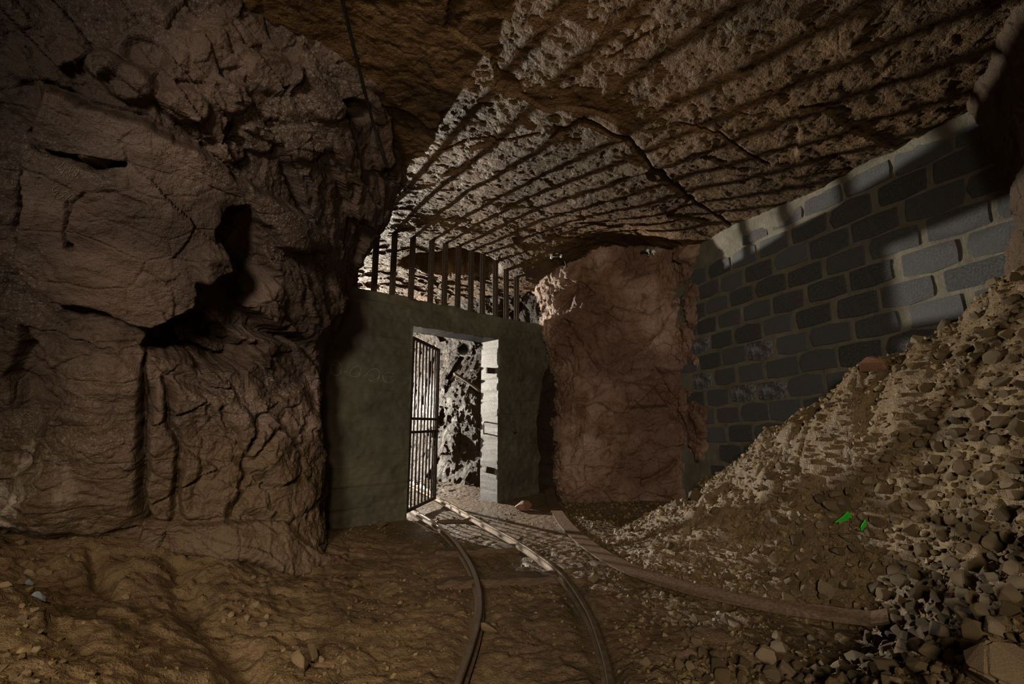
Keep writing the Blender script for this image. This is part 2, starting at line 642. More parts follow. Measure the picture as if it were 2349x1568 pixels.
# ------------------------------------------------------------------ floor
xs = np.concatenate([np.linspace(-9.5, -3.6, 70)[:-1], np.linspace(-3.6, 3.2, 520), np.linspace(3.2, 4.2, 12)[1:]])
ys = np.concatenate([np.linspace(-1.5, 1.0, 50)[:-1], np.linspace(1.0, 6.6, 460)[:-1], np.linspace(6.6, 9, 110)[:-1], np.linspace(9, 16, 70)])
X, Y = np.meshgrid(xs, ys)
right_rail_px = [(905, 1092), (930, 1105), (1005, 1142), (1100, 1195), (1190, 1245), (1280, 1310), (1340, 1390), (1375, 1470), (1400, 1568), (1408, 1700), (1400, 1900)]
left_rail_px = [(880, 1128), (925, 1152), (962, 1178), (1000, 1203), (1040, 1240), (1075, 1290), (1095, 1340), (1100, 1390), (1093, 1440), (1075, 1500), (1050, 1568), (1005, 1700), (930, 1900)]
RR = np.array([gz(x, y, .055) for x, y in right_rail_px])
LR = np.array([gz(x, y, .045) for x, y in left_rail_px])
fl_pts = [(-3.2, 2.9, .46), (-2.6, 2.6, .36), (-2.0, 2.5, .22), (-1.9, 2.9, .22), (-2.6, 3.0, .42), (-1.4, 1.4, .27), (-1.9, 1.7, .34), (-2.6, 1.7, .48), (-3.4, 2.0, .6),
          (-1.2, 1.6, .20), (-1.35, 2.1, .13), (-1.3, 2.7, .10), (-1.0, 2.2, .06), (-.85, 1.6, .08), (-1.5, 3.1, .09), (-1.0, 3.2, .03), (-1.35, 3.8, .03), (-.6, 2.4, .02),
          (-.5, 1.7, .02), (-.8, 4.0, 0), (-1.3, 4.5, .02), (-1.8, 4.6, .02), (0, 2, 0), (.1, 3, 0), (0, 4, 0), (0, 5, 0), (-.6, 5.4, 0), (.7, 2, .02), (.8, 3, .02), (.6, 4, .01),
          (.5, 5, .02), (.5, 5.8, .03), (1.2, 5.5, .04), (2, 5.6, .05), (2, 4, .0), (2.2, 2.5, 0), (1.5, 1.4, .03), (0, .5, 0), (-1.2, .5, .2), (1.5, .3, .05), (-3, .3, .5),
          (-1, 6.2, 0), (-.4, 6.5, .05), (-.7, 7, .12), (-1.8, 8, 0), (-2.5, 9, .0), (-4, 10, 0), (-4.5, 8, .05), (-3, 6.4, .05), (-5, 12, 0), (3, 0, .1), (-6, 1, .6), (0, -1.2, 0)]
Zf = tps(fl_pts, X, Y, .02)
rough_l = sstep(-.6, -1.6, X)
calm = 1 - .8 * sstep(3.6, 4.6, Y) * sstep(7.5, 6.5, Y)
Zf += calm * (.032 + .018 * rough_l) * fbm(X * 2.2, Y * 2.2, 0 * X + 1.3, 5, 3)
v1, c1 = facet(X * 7 + .3 * fbm(X * 5, Y * 5, 0 * X, 2, 9), Y * 7, 0 * X, 21, True, .9)
Zf += calm * (.016 + .016 * rough_l) * v1
v2, c2 = facet(X * 22, Y * 22, 0 * X, 31, True, 1.0)
Zf += calm * (.009 + .006 * rough_l) * v2 + .006 * (.4 + .6 * calm) * fbm(X * 30, Y * 30, 0 * X, 3, 41)
# gully on the left and the footpath hollow between the rails
PXf, PYf = project(np.stack([X, Y, Zf], -1))
Zf -= .07 * np.exp(-(polydist(PXf, PYf, [(400, 1290), (440, 1380), (520, 1470), (580, 1560), (600, 1640)]) / 45) ** 2) * (Y < 4)
Zf -= .06 * np.exp(-(polydist(PXf, PYf, [(215, 1270), (225, 1330), (250, 1350)]) / 16) ** 2) * (Y < 4)
for rail in (RR, LR):
    d = polydist(X, Y, [tuple(p[:2]) for p in rail])
    Zf = np.where(d < .09, Zf * sstep(.03, .09, d) + (-.008) * (1 - sstep(.03, .09, d)), Zf)
floorV = np.stack([X, Y, Zf], -1)
grid_obj('floor', floorV, M['soil'], kind='structure', label='trodden brown dirt floor of the mine gallery', cat='floor')
floor_h = HF(xs, ys, Zf)

# ------------------------------------------------------------------ gravel heap against the block wall
hx = np.linspace(.35, 3.15, 250)
hy = np.linspace(.2, 6.0, 520)
HX, HY = np.meshgrid(hx, hy)
hp = []
for q in [(1600, 1135), (1680, 1090), (1780, 1012), (1900, 925), (1960, 858), (2100, 772), (2230, 705), (2349, 645), (2520, 590)]:
    p = onplane(*q, BP + BN * .33, BN)
    hp.append(tuple(p))
    w_ = p - BN * .33
    hp.append((w_[0], w_[1], p[2] - .10))
    w_ = p - BN * .7
    hp.append((w_[0], w_[1], p[2] - .15))
for x, y, z in [(1560, 1185, .03), (1480, 1200, .03), (1430, 1218, .02), (1405, 1245, .02), (1450, 1292, .02), (1540, 1332, .03), (1660, 1360, .04), (1800, 1388, .06), (1980, 1400, .10),
                (1600, 1450, .025), (1560, 1568, .025), (1750, 1560, .05), (2000, 1560, .12), (2349, 1568, .33), (2100, 1450, .16), (2349, 1380, .45)]:
    hp.append(tuple(gz(x, y, z)))
hp += [(.55, 5.2, -.10), (.65, 4.4, -.10), (.62, 3.6, -.10), (.72, 3.0, -.10), (.6, 2.3, -.08), (.45, 1.6, -.08), (.5, .6, -.1), (1.3, .8, .10), (2.2, .8, .9), (2.6, .4, 1.3), (1.2, .2, .08), (1.2, 5.7, -.08), (1.9, 5.75, .02)]
Zh = tps(hp, HX, HY, .004)
up = sstep(.05, .5, Zh)
Zh += (.03 + .05 * up) * fbm(HX * 2.6, HY * 2.6, 0 * HX, 4, 71)
slopex = HX * .85 + HY * .35
v1, c1 = facet(HX * 3.2 + .4 * fbm(HX * 3, HY * 3, 0 * HX, 2, 5), HY * 4.6, 0 * HX, 77, True, .8)
Zh += .045 * up * v1
ht = (HX - BP[0]) * BW[0] + (HY - BP[1]) * BW[1]
hd = (HX - BP[0]) * BN[0] + (HY - BP[1]) * BN[1]
rib = 1 - np.abs(fbm(ht * 3.2 + .6 * fbm(hd * 2, ht * 2, 0 * ht, 2, 91), hd * 1.1, 0 * ht, 3, 93)) * 1.8
Zh += .055 * up * sstep(1.3, .3, hd) * (rib - .4)
v2, c2 = facet(HX * 15, HY * 15, 0 * HX, 83, True, 1.0)
Zh += (.012 + .014 * up) * v2 * (.6 + .6 * fbm(HX * 2, HY * 2, 0 * HX, 2, 85))
v2, c2 = facet(HX * 34, HY * 34, 0 * HX, 87, True, 1.0)
Zh += .006 * v2 + .008 * fbm(HX * 24, HY * 24, 0 * HX, 3, 89)
heapV = np.stack([HX, HY, Zh], -1)
hfc = grid_faces(*heapV.shape[:2])
hc3 = heapV.reshape(-1, 3)[hfc].mean(1)
hkeep = (((hc3 - BP) @ BN) > -.02) & (hc3[:, 2] > floor_h(hc3[:, 0], hc3[:, 1]) - .03)
heap = link(bpy.data.objects.new('gravel_heap', np_mesh('gravel_heap', heapV, hfc[hkeep], M['heap'])), label='sloping heap of muddy earth and gravel banked against the grey block wall', cat='heap')
heap_h = HF(hx, hy, Zh)


def ground(x, y):
    x = np.asarray(x, float)
    y = np.asarray(y, float)
    a = floor_h(x, y)
    inside = (x > hx[0]) & (x < hx[-1]) & (y > hy[0]) & (y < hy[-1])
    return np.where(inside, np.maximum(a, heap_h(x, y)), a)


def hit_ground(px, py):
    d = ray(px, py)
    t = np.linspace(.8, 12, 3000)
    P = EYE[None] + t[:, None] * d[None]
    g = ground(P[:, 0], P[:, 1])
    k = np.argmax(P[:, 2] <= g)
    return P[k] if P[k, 2] <= g[k] else gz(px, py, 0)


# ------------------------------------------------------------------ ceiling
cx = np.concatenate([np.linspace(-9.5, -3.0, 110)[:-1], np.linspace(-3.0, -2.2, 50)[:-1], np.linspace(-2.2, 3.1, 500), np.linspace(3.1, 4.2, 14)[1:]])
cy = np.concatenate([np.linspace(-1.5, .9, 50)[:-1], np.linspace(.9, 6.6, 520)[:-1], np.linspace(6.6, 9, 170)[:-1], np.linspace(9, 16, 80)])
X, Y = np.meshgrid(cx, cy)
ce = [(-1.3, 4.9, 3.20), (-.5, 5.7, 3.30), (-.03, 6.1, 3.2), (.1, 6.3, 3.12), (.6, 6, 3.19), (.9, 5.8, 3.24), (1.3, 5.7, 3.34), (1.7, 5.6, 3.32), (2.1, 5.3, 3.12), (2.35, 4.5, 2.98), (2.6, 3.5, 2.93), (2.75, 2.6, 2.86), (2.2, 1.8, 2.90),
      (1.2, 2, 3.10), (0, 2, 3.18), (-1, 2.2, 3.2), (-1, 3.5, 3.2), (.3, 3.6, 3.2), (1.2, 4, 3.14), (0, .5, 3.2), (-2, 1, 3.2), (2, 0, 2.98), (-2.5, 6.5, 3.3), (-1.2, 7.5, 3.3), (-3.5, 8.5, 3.3),
      (-2.6, 9.5, 3.3), (-5, 10.5, 3.25), (-4, 12.5, 3.25), (-7, 14, 3.25), (-5, 15.5, 3.25), (-9, 11, 3.2), (-6, 8, 3.2), (3.5, 3, 2.95), (3.5, 6, 2.9), (-4, 3, 3.2)]
Zc = tps(ce, X, Y, .01)
warp = .35 * fbm(X * 1.7, Y * 1.7, 0 * X, 3, 101)
Zc += .035 * fbm(X * .9, Y * .9, 0 * X, 3, 103)
v1, k1 = facet(X * 1.3 + warp, Y * 1.7 + warp, 0 * X, 107, True, .5)
Zc += .030 * v1
v2, k2 = facet(X * 4.2 + warp, Y * 5.2 - warp, 0 * X, 109, True, .9)
Zc += .009 * v2
v3, k3 = facet(X * 13 + 2 * warp, Y * 15, 0 * X, 113, True, 1.0)
Zc += .0070 * v3
Zc += .0032 * facet(X * 32 + 2 * warp, Y * 34, 0 * X, 117, True, 1.0)[0] * (np.abs(X) < 3.2)
Zc += .05 * (Y > 6.4) * v2 * sstep(6.4, 6.9, Y)
Zc += .006 * fbm(X * 9, Y * 9, 0 * X, 5, 127, .62)
pc = [tuple(gz(x, y, 3.16)[:2]) for x, y in [(1270, 300), (1330, 258), (1400, 290), (1440, 300), (1500, 370), (1545, 410), (1600, 455), (1650, 480), (1680, 500)]]
d = polydist(X, Y, pc)
Zc += .045 * np.exp(-(d / (.008 + .012 * (1 + v2))) ** 2)
sidec = (X - pc[4][0]) * .6 + (Y - pc[4][1]) * .8
Zc += .03 * np.exp(-(d / .35) ** 2) * np.sign(sidec) * (d < .9)
for pcl in ([(1020, 345), (1080, 318), (1150, 310), (1240, 285)], [(1560, 250), (1650, 262), (1700, 300), (1760, 330)], [(1400, 120), (1520, 40)]):
    q = [tuple(gz(x, y, 3.18)[:2]) for x, y in pcl]
    Zc += .02 * np.exp(-(polydist(X, Y, q) / .010) ** 2)
hc = gz(1038, 600, 3.3)
Zc += .40 * np.exp(-(((X - hc[0]) / .55) ** 2 + ((Y - hc[1]) / .35) ** 2 + .5 * fbm(X * 3, Y * 3, 0 * X, 4, 131)) ** 2)
grid_obj('ceiling', np.stack([X, Y, Zc], -1), M['rock_ceiling'], kind='structure', label='rough ochre rock roof striped by shadows of the bars', cat='ceiling')
ceil_h = HF(cx, cy, Zc)

# ------------------------------------------------------------------ left rock wall
zl = [-.2, .0, .7, 1.5, 2.3, 2.8, 3.45]
c0 = [(-4.6, .8), (-4.2, 2.3), (-3.25, 2.9), (-2.5, 2.85), (-1.95, 2.95), (-1.55, 3.1), (-1.32, 3.6), (-1.75, 4.35), (-2.2, 5.0), (-2.6, 5.6)]
cL = [c0, c0,
      [(-4.4, .8), (-3.8, 2.2), (-2.95, 2.65), (-2.35, 2.7), (-1.95, 2.95), (-1.72, 3.2), (-1.60, 3.75), (-1.85, 4.35), (-2.2, 5), (-2.6, 5.6)],
      [(-4.0, .5), (-3.2, 1.9), (-2.58, 2.3), (-2.15, 2.45), (-1.85, 2.8), (-1.68, 3.15), (-1.60, 3.8), (-1.85, 4.35), (-2.15, 4.95), (-2.6, 5.5)],
      [(-3.5, .2), (-2.7, 1.5), (-2.2, 1.97), (-1.85, 2.15), (-1.6, 2.45), (-1.4, 2.85), (-1.46, 3.8), (-1.6, 4.35), (-1.95, 4.9), (-2.4, 5.4)],
      [(-3.2, 0), (-2.3, 1.2), (-1.95, 1.75), (-1.62, 1.95), (-1.38, 2.3), (-1.15, 2.75), (-1.1, 3.75), (-1.4, 4.3), (-1.8, 4.8), (-2.2, 5.3)],
      [(-2.8, -.2), (-2.0, 1.0), (-1.7, 1.55), (-1.4, 2.0), (-1.15, 2.3), (-.82, 2.8), (-.72, 3.7), (-1.15, 4.2), (-1.6, 4.7), (-2, 5.2)]]
V = loft(zl, cL, 640, 520)
Nn = grid_normals(V, (0, 2, 1.5))
PX, PY = project(V)
front = V[..., 1] > .6
s = np.cumsum(np.linalg.norm(np.diff(V[260], axis=0, prepend=V[260, :1]), axis=1))[None, :] + 0 * V[..., 0]
z = V[..., 2]
# strata run down to the right
qa, qb = s * .87 - z * .5, s * .5 + z * .87
qc = V[..., 0] * .9
wp = .35 * fbm(s * 1.8, z * 1.8, 0 * z, 3, 203)
upper = sstep(1.9, 2.5, z + .42 * (s - 4.0) * 0 + .0)
strat_line = [(-200, 60), (110, 190), (330, 262), (560, 400), (700, 490), (780, 560), (840, 640)]
yl = np.interp(PX, [p[0] for p in strat_line], [p[1] for p in strat_line])
upper = sstep(20, -20, PY - yl) * front
D = .07 * fbm(s * 1.1, z * 1.1, 0 * z, 4, 201)
v1, k1 = facet(qa * 1.3 + .4 * wp, qb * 3.6 + .4 * wp, 0 * qc, 211, True, .9)
D += (.055 + .075 * upper) * v1
v2, k2 = facet(qa * 4.0 + .5 * wp, qb * 8 + .5 * wp, 0 * qc, 221, True, .9)
D += (.026 + .030 * upper) * v2
v3, k3 = facet(qa * 12 + .5 * wp, qb * 17 + .5 * wp, 0 * qc, 231, True, 1.0)
D += (.009 + .009 * upper) * v3
D += .004 * facet(qa * 36, qb * 40, 0 * qc, 237, True, 1.0)[0]
D += .012 * fbm(s * 9, z * 9, 0 * z, 4, 241, .6)
slabm = polymask(PX, PY, [(60, 330), (110, 196), (330, 268), (560, 405), (755, 560), (640, 560), (508, 465), (500, 530), (440, 640), (340, 735), (150, 690), (40, 600)], 60)[0] * front
D *= 1 - .55 * slabm


wq1 = 13 * fbm(s * 3.5, z * 3.5, 0 * z, 5, 261, .6)
wq2 = 13 * fbm(s * 3.5, z * 3.5, 0 * z, 5, 271, .6)
PXw, PYw = PX + wq1, PY + wq2


def lwall(poly, amp, soft=14):
    global D
    m, sd = polymask(PXw, PYw, poly, soft)
    D = D + amp * m * front


def lgroove(poly, amp, wd):
    global D
    D = D - amp * np.exp(-(polydist(PXw, PYw, poly) / (wd * (.75 + .5 * v2))) ** 2) * front * (.7 + .6 * v1)


# big smooth slab below the strata line, and its broken lip
lwall([(60, 330), (110, 196), (330, 268), (560, 405), (700, 495), (755, 560), (740, 590), (640, 560), (560, 465), (508, 465), (500, 530), (530, 600), (440, 640), (420, 700), (340, 735), (150, 690), (40, 600)], .13, 16)
lwall([(455, 560), (520, 545), (535, 620), (470, 650), (440, 620)], .07, 26)
# cavity under the lip
lwall([(512, 470), (560, 470), (600, 560), (640, 640), (560, 700), (700, 790), (560, 770), (600, 830), (480, 850), (400, 820), (325, 790), (345, 742), (425, 705), (470, 650), (532, 615), (500, 535)], -.17, 26)
lwall([(330, 745), (420, 715), (520, 760), (600, 800), (560, 830), (420, 820), (350, 800)], -.16, 30)
# ledge plates in the cavity
lwall([(430, 770), (560, 795), (585, 815), (450, 812)], .09, 10)
lwall([(470, 855), (510, 865), (520, 882), (480, 880)], .05, 6)
# right shoulder block
lwall([(610, 590), (760, 620), (775, 690), (730, 780), (640, 760), (560, 690), (600, 640)], .07, 30)
# left hollow
lwall([(40, 750), (120, 800), (175, 880), (110, 960), (60, 980), (20, 860)], -.10, 30)
lwall([(60, 740), (250, 800), (320, 850), (320, 1000), (330, 1180), (220, 1230), (60, 1180), (120, 960), (180, 880), (100, 790)], .06, 40)
# vertical buttresses
lwall([(345, 880), (365, 860), (375, 960), (395, 1080), (400, 1190), (345, 1190), (330, 1000)], .05, 14)
lwall([(395, 860), (520, 900), (560, 960), (550, 1090), (520, 1190), (430, 1190), (405, 1050), (385, 960)], .07, 20)
lwall([(580, 930), (700, 880), (725, 1000), (730, 1150), (660, 1190), (560, 1170), (565, 1040)], .06, 24)
lgroove([(330, 800), (318, 860), (324, 940), (318, 1060), (335, 1200)], .13, 15)
lgroove([(375, 870), (380, 960), (405, 1060), (412, 1150)], .05, 11)
lgroove([(470, 920), (500, 990), (545, 1060), (600, 1140)], .05, 10)
lgroove([(640, 950), (600, 1010), (570, 1070), (580, 1120)], .05, 9)
lgroove([(440, 960), (460, 1060), (450, 1160)], .04, 9)
lgroove([(500, 930), (520, 1000), (556, 1060), (560, 1120), (540, 1180)], .06, 8)
lgroove([(620, 930), (570, 960), (560, 1010)], .05, 6)
lgroove([(110, 192), (200, 225), (330, 268), (420, 320)], .14, 11)
lgroove([(55, 310), (100, 345), (190, 355), (255, 385), (300, 378)], .10, 8)
lgroove([(230, 370), (300, 380)], .08, 9)
lgroove([(60, 745), (150, 770), (250, 800)], .05, 5)
lgroove([(190, 490), (230, 445), (290, 440), (345, 465)], .03, 4)
lgroove([(20, 520), (50, 400), (30, 560)], .08, 10)
lgroove([(180, 560), (190, 470)], .05, 6)
# base ledge
lwall([(330, 1210), (420, 1200), (600, 1195), (690, 1230), (780, 1280), (780, 1400), (640, 1320), (560, 1290), (430, 1275), (330, 1290)], .10, 18)
lwall([(0, 1050), (180, 1060), (200, 1180), (150, 1240), (0, 1190)], .08, 40)
# notched holes and wedged blocks near the roof
for (a, b, r, am) in [(820, 255, 26, -.16), (480, 330, 14, -.07), (565, 330, 12, -.06), (640, 290, 16, -.05), (540, 350, 26, .06), (600, 320, 34, .07), (700, 330, 40, .06), (735, 245, 32, .06), (860, 190, 22, .07), (330, 120, 40, -.05), (240, 150, 34, .06),
                      (300, 190, 44, .07), (420, 240, 40, .06), (520, 220, 40, .05), (620, 170, 44, .05), (190, 560, 9, -.07), (890, 400, 16, -.06)]:
    D = D + am * sstep(1.25, .8, np.hypot((PX - a) * .8 - (PY - b) * .3, (PY - b)) / r) * front
Vl = V + Nn * D[..., None]
wall_left = grid_obj('wall_left', Vl, M['rock_left'], kind='structure', label='overhanging brown rock wall with cracks and a dark hollow', cat='rock wall')
st = 2
Vs = Vl[::st, ::st]
bvh_left = BVHTree.FromPolygons([tuple(p) for p in Vs.reshape(-1, 3)], grid_faces(*Vs.shape[:2]).tolist())


def hit_left(px, py, off=.004):
    d = Vector(ray(px, py)).normalized()
    loc, nr, i, t = bvh_left.ray_cast(Vector(EYE), d)
    if loc is None:
        return Vector(gz(px, py, 2.5))
    return loc - d * off


# ------------------------------------------------------------------ tunnel side walls behind the gated wall
def rough_wall(name, zl, curves, nu, nv, toward, mat, amp, seed, label, dents=()):
    V = loft(zl, curves, nu, nv)
    Nn = grid_normals(V, toward)
    s = np.cumsum(np.linalg.norm(np.diff(V[nv // 2], axis=0, prepend=V[nv // 2, :1]), axis=1))[None, :] + 0 * V[..., 0]
    z = V[..., 2]
    wp = .2 * fbm(s * 1.7, z * 1.7, 0 * z, 3, seed)
    D = amp * 1.0 * fbm(s * 1.2, z * 1.2, 0 * z, 4, seed + 1)
    D += amp * .9 * facet(s * 2.0 + wp, z * 2.4 + wp, 0 * z, seed + 2, True, .9)[0]
    D += amp * .42 * facet(s * 6 + wp, z * 7, 0 * z, seed + 3, True, 1.)[0]
    D += amp * .14 * facet(s * 17, z * 18, 0 * z, seed + 4, True, 1.)[0]
    D += amp * .12 * fbm(s * 10, z * 10, 0 * z, 4, seed + 5, .6)
    PX, PY = project(V)
    for poly, am, soft in dents:
        if soft < 0:
            D -= am * np.exp(-(polydist(PX, PY, poly) / -soft) ** 2)
        else:
            D += am * polymask(PX, PY, poly, soft)[0]
    V = V + Nn * D[..., None]
    grid_obj(name, V, mat, kind='structure', label=label, cat='rock wall')
    return V


tr = [(.75, 6.35), (.25, 6.5), (-.25, 6.85), (-.95, 7.5), (-1.75, 8.7), (-2.7, 10.2), (-4.2, 12.5), (-6.5, 15.8)]
trb = [(.75, 6.35), (.2, 6.45), (-.4, 6.7), (-1.1, 7.3), (-1.9, 8.6), (-2.85, 10.1), (-4.3, 12.5), (-6.6, 15.8)]
tru = [(.95, 6.45), (.55, 6.8), (.15, 7.2), (-.60, 7.9), (-1.5, 9.0), (-2.6, 10.4), (-4.1, 12.6), (-6.5, 15.8)]
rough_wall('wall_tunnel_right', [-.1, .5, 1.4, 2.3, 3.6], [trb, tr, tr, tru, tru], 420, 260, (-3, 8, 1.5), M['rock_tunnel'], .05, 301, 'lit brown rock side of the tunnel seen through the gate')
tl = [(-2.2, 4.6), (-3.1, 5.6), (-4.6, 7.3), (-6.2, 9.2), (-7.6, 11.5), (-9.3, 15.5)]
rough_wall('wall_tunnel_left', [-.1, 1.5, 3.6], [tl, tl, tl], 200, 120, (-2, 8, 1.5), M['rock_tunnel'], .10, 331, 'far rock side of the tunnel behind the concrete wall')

# ------------------------------------------------------------------ red rock face between concrete and blocks
rb0 = [(.3, 7.2), (.47, 6.75), (.57, 6.25), (.66, 5.9), (1.0, 5.78), (1.45, 5.75), (1.85, 5.72), (2.08, 5.55), (2.20, 5.22), (2.6, 5.05), (3.1, 5.0)]
rb1 = [(.3, 7.2), (.47, 6.75), (.58, 6.3), (.72, 6.0), (1.05, 5.85), (1.5, 5.8), (1.88, 5.72), (2.08, 5.5), (2.16, 5.2), (2.6, 5.05), (3.1, 5.0)]
rb2 = [(.2, 7.2), (.42, 6.75), (.56, 6.35), (.75, 6.1), (1.1, 5.95), (1.5, 5.85), (1.85, 5.75), (2.06, 5.55), (2.15, 5.25), (2.6, 5.1), (3.1, 5.05)]
rb3 = [(.1, 7.2), (.34, 6.75), (.52, 6.35), (.72, 6.05), (1.1, 5.82), (1.5, 5.68), (1.9, 5.55), (2.1, 5.35), (2.22, 5.1), (2.6, 5.0), (3.1, 5.0)]
Vback = rough_wall('wall_back', [-.2, .5, 1.2, 2.4, 3.8], [rb0, rb0, rb1, rb2, rb3], 460, 460, (0, 3, 1.5), M['rock_red'], .11, 361,
           'reddish rock face between the concrete wall and the block wall',
           [([(1280, 900), (1340, 920), (1430, 870), (1480, 900), (1590, 890), (1590, 850), (1480, 850), (1400, 860), (1330, 800), (1290, 840)], -.07, 20),
            ([(1430, 880), (1500, 885), (1530, 930), (1440, 935)], .07, 10),
            ([(1390, 840), (1480, 800), (1540, 720), (1550, 850), (1450, 880)], .06, 16),
            ([(1330, 640), (1300, 760), (1330, 850), (1390, 860), (1360, 740)], .05, 14),
            ([(1300, 740), (1340, 800), (1370, 850)], .06, -7),
            ([(1480, 1110), (1530, 1080), (1545, 1060)], .05, -6),
            ([(1330, 930), (1320, 1010), (1300, 1060)], .04, -7),
            ([(1560, 920), (1600, 950), (1660, 1050), (1600, 1060)], .04, 16)])

# ------------------------------------------------------------------ dark rock on the right, near the camera
d0 = [(3.3, 3.0), (2.95, 2.62), (2.72, 2.32), (2.62, 1.8), (2.6, .9), (2.8, -1.0)]
d1 = [(3.3, 3.0), (2.93, 2.58), (2.62, 2.2), (2.45, 1.75), (2.45, .9), (2.6, -1.0)]
d2 = [(3.2, 3.05), (2.88, 2.66), (2.45, 2.15), (2.05, 1.68), (1.9, .9), (1.9, -1.0)]
rough_wall('wall_right_rock', [.3, 1.9, 2.45, 3.4], [d0, d0, d1, d2], 300, 260, (0, 2, 1.5), M['rock_dark'], .06, 391, 'dark jutting rock face beside the end of the block wall')

# ------------------------------------------------------------------ concrete wall with the doorway
DW, DH, TH = 1.27, 2.09, .35
tt = np.unique(np.concatenate([np.linspace(-1.7, 0, 110), np.linspace(0, DW, 80), np.linspace(DW, 2.75, 95)]))
zz = np.unique(np.concatenate([np.linspace(-.3, DH, 170), np.linspace(DH, 2.40, 24)]))
T, Z = np.meshgrid(tt, zz)
board = np.floor(Z / .19 + .08 * np.sin(T * .8))
bo = hsh(board, board * 0 + 3, board * 0 + np.floor((T + 9) / 1.9), 5) - .5
edge = np.abs((Z / .19 + .08 * np.sin(T * .8)) % 1 - .5)
Dp = .010 * bo + .010 * np.exp(-((.5 - edge) / .05) ** 2) * (hsh(board, board * 0, board * 0, 9) > .35) + .012 * fbm(T * 3, Z * 6, 0 * T, 4, 401) + .004 * fbm(T * 20, Z * 20, 0 * T, 3, 405)
topz = 2.40 + .012 * fbm(tt * 6, 0 * tt, 0 * tt, 4, 409) + np.where(tt > 2.0, -.10 * (tt - 2.0), 0)
Zw = np.where(Z > 2.3, 2.3 + (Z - 2.3) / .10 * (topz[None] - 2.3), Z)
hole = (T > -1e-6) & (T < DW + 1e-6) & (Z < DH + 1e-6)
inner = (T > 1e-4) & (T < DW - 1e-4) & (Z < DH - 1e-4)
onedge = hole & ~inner
Dp = np.where(onedge, .35 * Dp, Dp)
frontV = P0 + T[..., None] * W + Dp[..., None] * (-WN) + np.array([0, 0, 1.]) * Zw[..., None]
backV = P0 + T[..., None] * W + (TH + .5 * Dp)[..., None] * WN + np.array([0, 0, 1.]) * Zw[..., None]
gf = grid_faces(len(zz), len(tt))
keep = ~np.any(inner.ravel()[gf], axis=1)
# a quad is in the hole if its centre is
cT = T.ravel()[gf].mean(1)
cZ = Z.ravel()[gf].mean(1)
keep = ~((cT > 0) & (cT < DW) & (cZ < DH))
nV = frontV.reshape(-1, 3).shape[0]
idx = np.arange(nV).reshape(len(zz), len(tt))
jl = int(np.argmin(np.abs(tt)))
jr = int(np.argmin(np.abs(tt - DW)))
kt = int(np.argmin(np.abs(zz - DH)))
top = np.stack([idx[-1, :-1], idx[-1, 1:], idx[-1, 1:] + nV, idx[-1, :-1] + nV], -1)
re = np.stack([idx[:-1, -1], idx[1:, -1], idx[1:, -1] + nV, idx[:-1, -1] + nV], -1)
fcs = np.concatenate([gf[keep], gf[keep][:, ::-1] + nV, top, re])
me = np_mesh('wall_middle', np.concatenate([frontV.reshape(-1, 3), backV.reshape(-1, 3)]), fcs, M['concrete'])
wall_mid = link(bpy.data.objects.new('wall_middle', me), kind='structure', label='board-marked concrete wall with a doorway closing off the tunnel', cat='wall')


def panel(name, ring_f, ring_b, mat, nseg, seed, label):
    """reveal of the doorway: strip from the front edge to the back edge"""
    A = frontV.reshape(-1, 3)[ring_f]
    B = backV.reshape(-1, 3)[ring_f]
    k = np.linspace(0, 1, nseg)[:, None, None]
    G = A[None] * (1 - k) + B[None] * k
    nn = grid_normals(G, P0 + W * DW / 2 + WN * .17 + np.array([0, 0, 1.]))
    dd = .004 * fbm(G[..., 0] * 18 + G[..., 1] * 18, G[..., 2] * 18, 0 * G[..., 0], 4, seed)
    dd[0] = dd[-1] = 0
    G = G + nn * dd[..., None]
    return grid_obj(name, G, mat, parent=wall_mid, label=label)


panel('door_reveal', idx[:kt + 1, jr], None, M['reveal'], 24, 431, 'right reveal of the doorway, lit white and glitter painted into its colour')
panel('door_reveal', idx[:kt + 1, jl], None, M['concrete'], 16, 433, None)
panel('door_soffit', idx[kt, jl:jr + 1], None, M['lintel'], 24, 437, 'wet dark soffit of the doorway with painted glints')

# chalk rings drawn on the concrete
def strokes(name, lines, hit, r, mat, parent, label):
    bm = bmesh.new()
    for ln in lines:
        P = resample([(a, b, 0) for a, b in ln], max(6, 5 * len(ln))) if len(ln) > 2 else np.array([(ln[0][0] + (ln[1][0] - ln[0][0]) * k / 5, ln[0][1] + (ln[1][1] - ln[0][1]) * k / 5, 0) for k in range(6)])
        tube_bm(bm, [hit(a, b) for a, b, _ in P], r, 5)
    return bm_obj(name, bm, mat, True, parent=parent, label=label)


def hit_conc(px, py):
    p = onplane(px, py, P0, WN)
    t_ = np.dot(p - P0, W)
    j = int(np.argmin(np.abs(tt - t_)))
    i = int(np.argmin(np.abs(zz - p[2])))
    return Vector(p - WN * (Dp[i, j] + .0005))


def el(cx_, cy_, rx, ry, a0=0, a1=360, n=14):
    return [(cx_ + rx * math.cos(math.radians(a0 + (a1 - a0) * k / n)), cy_ + ry * math.sin(math.radians(a0 + (a1 - a0) * k / n))) for k in range(n + 1)]


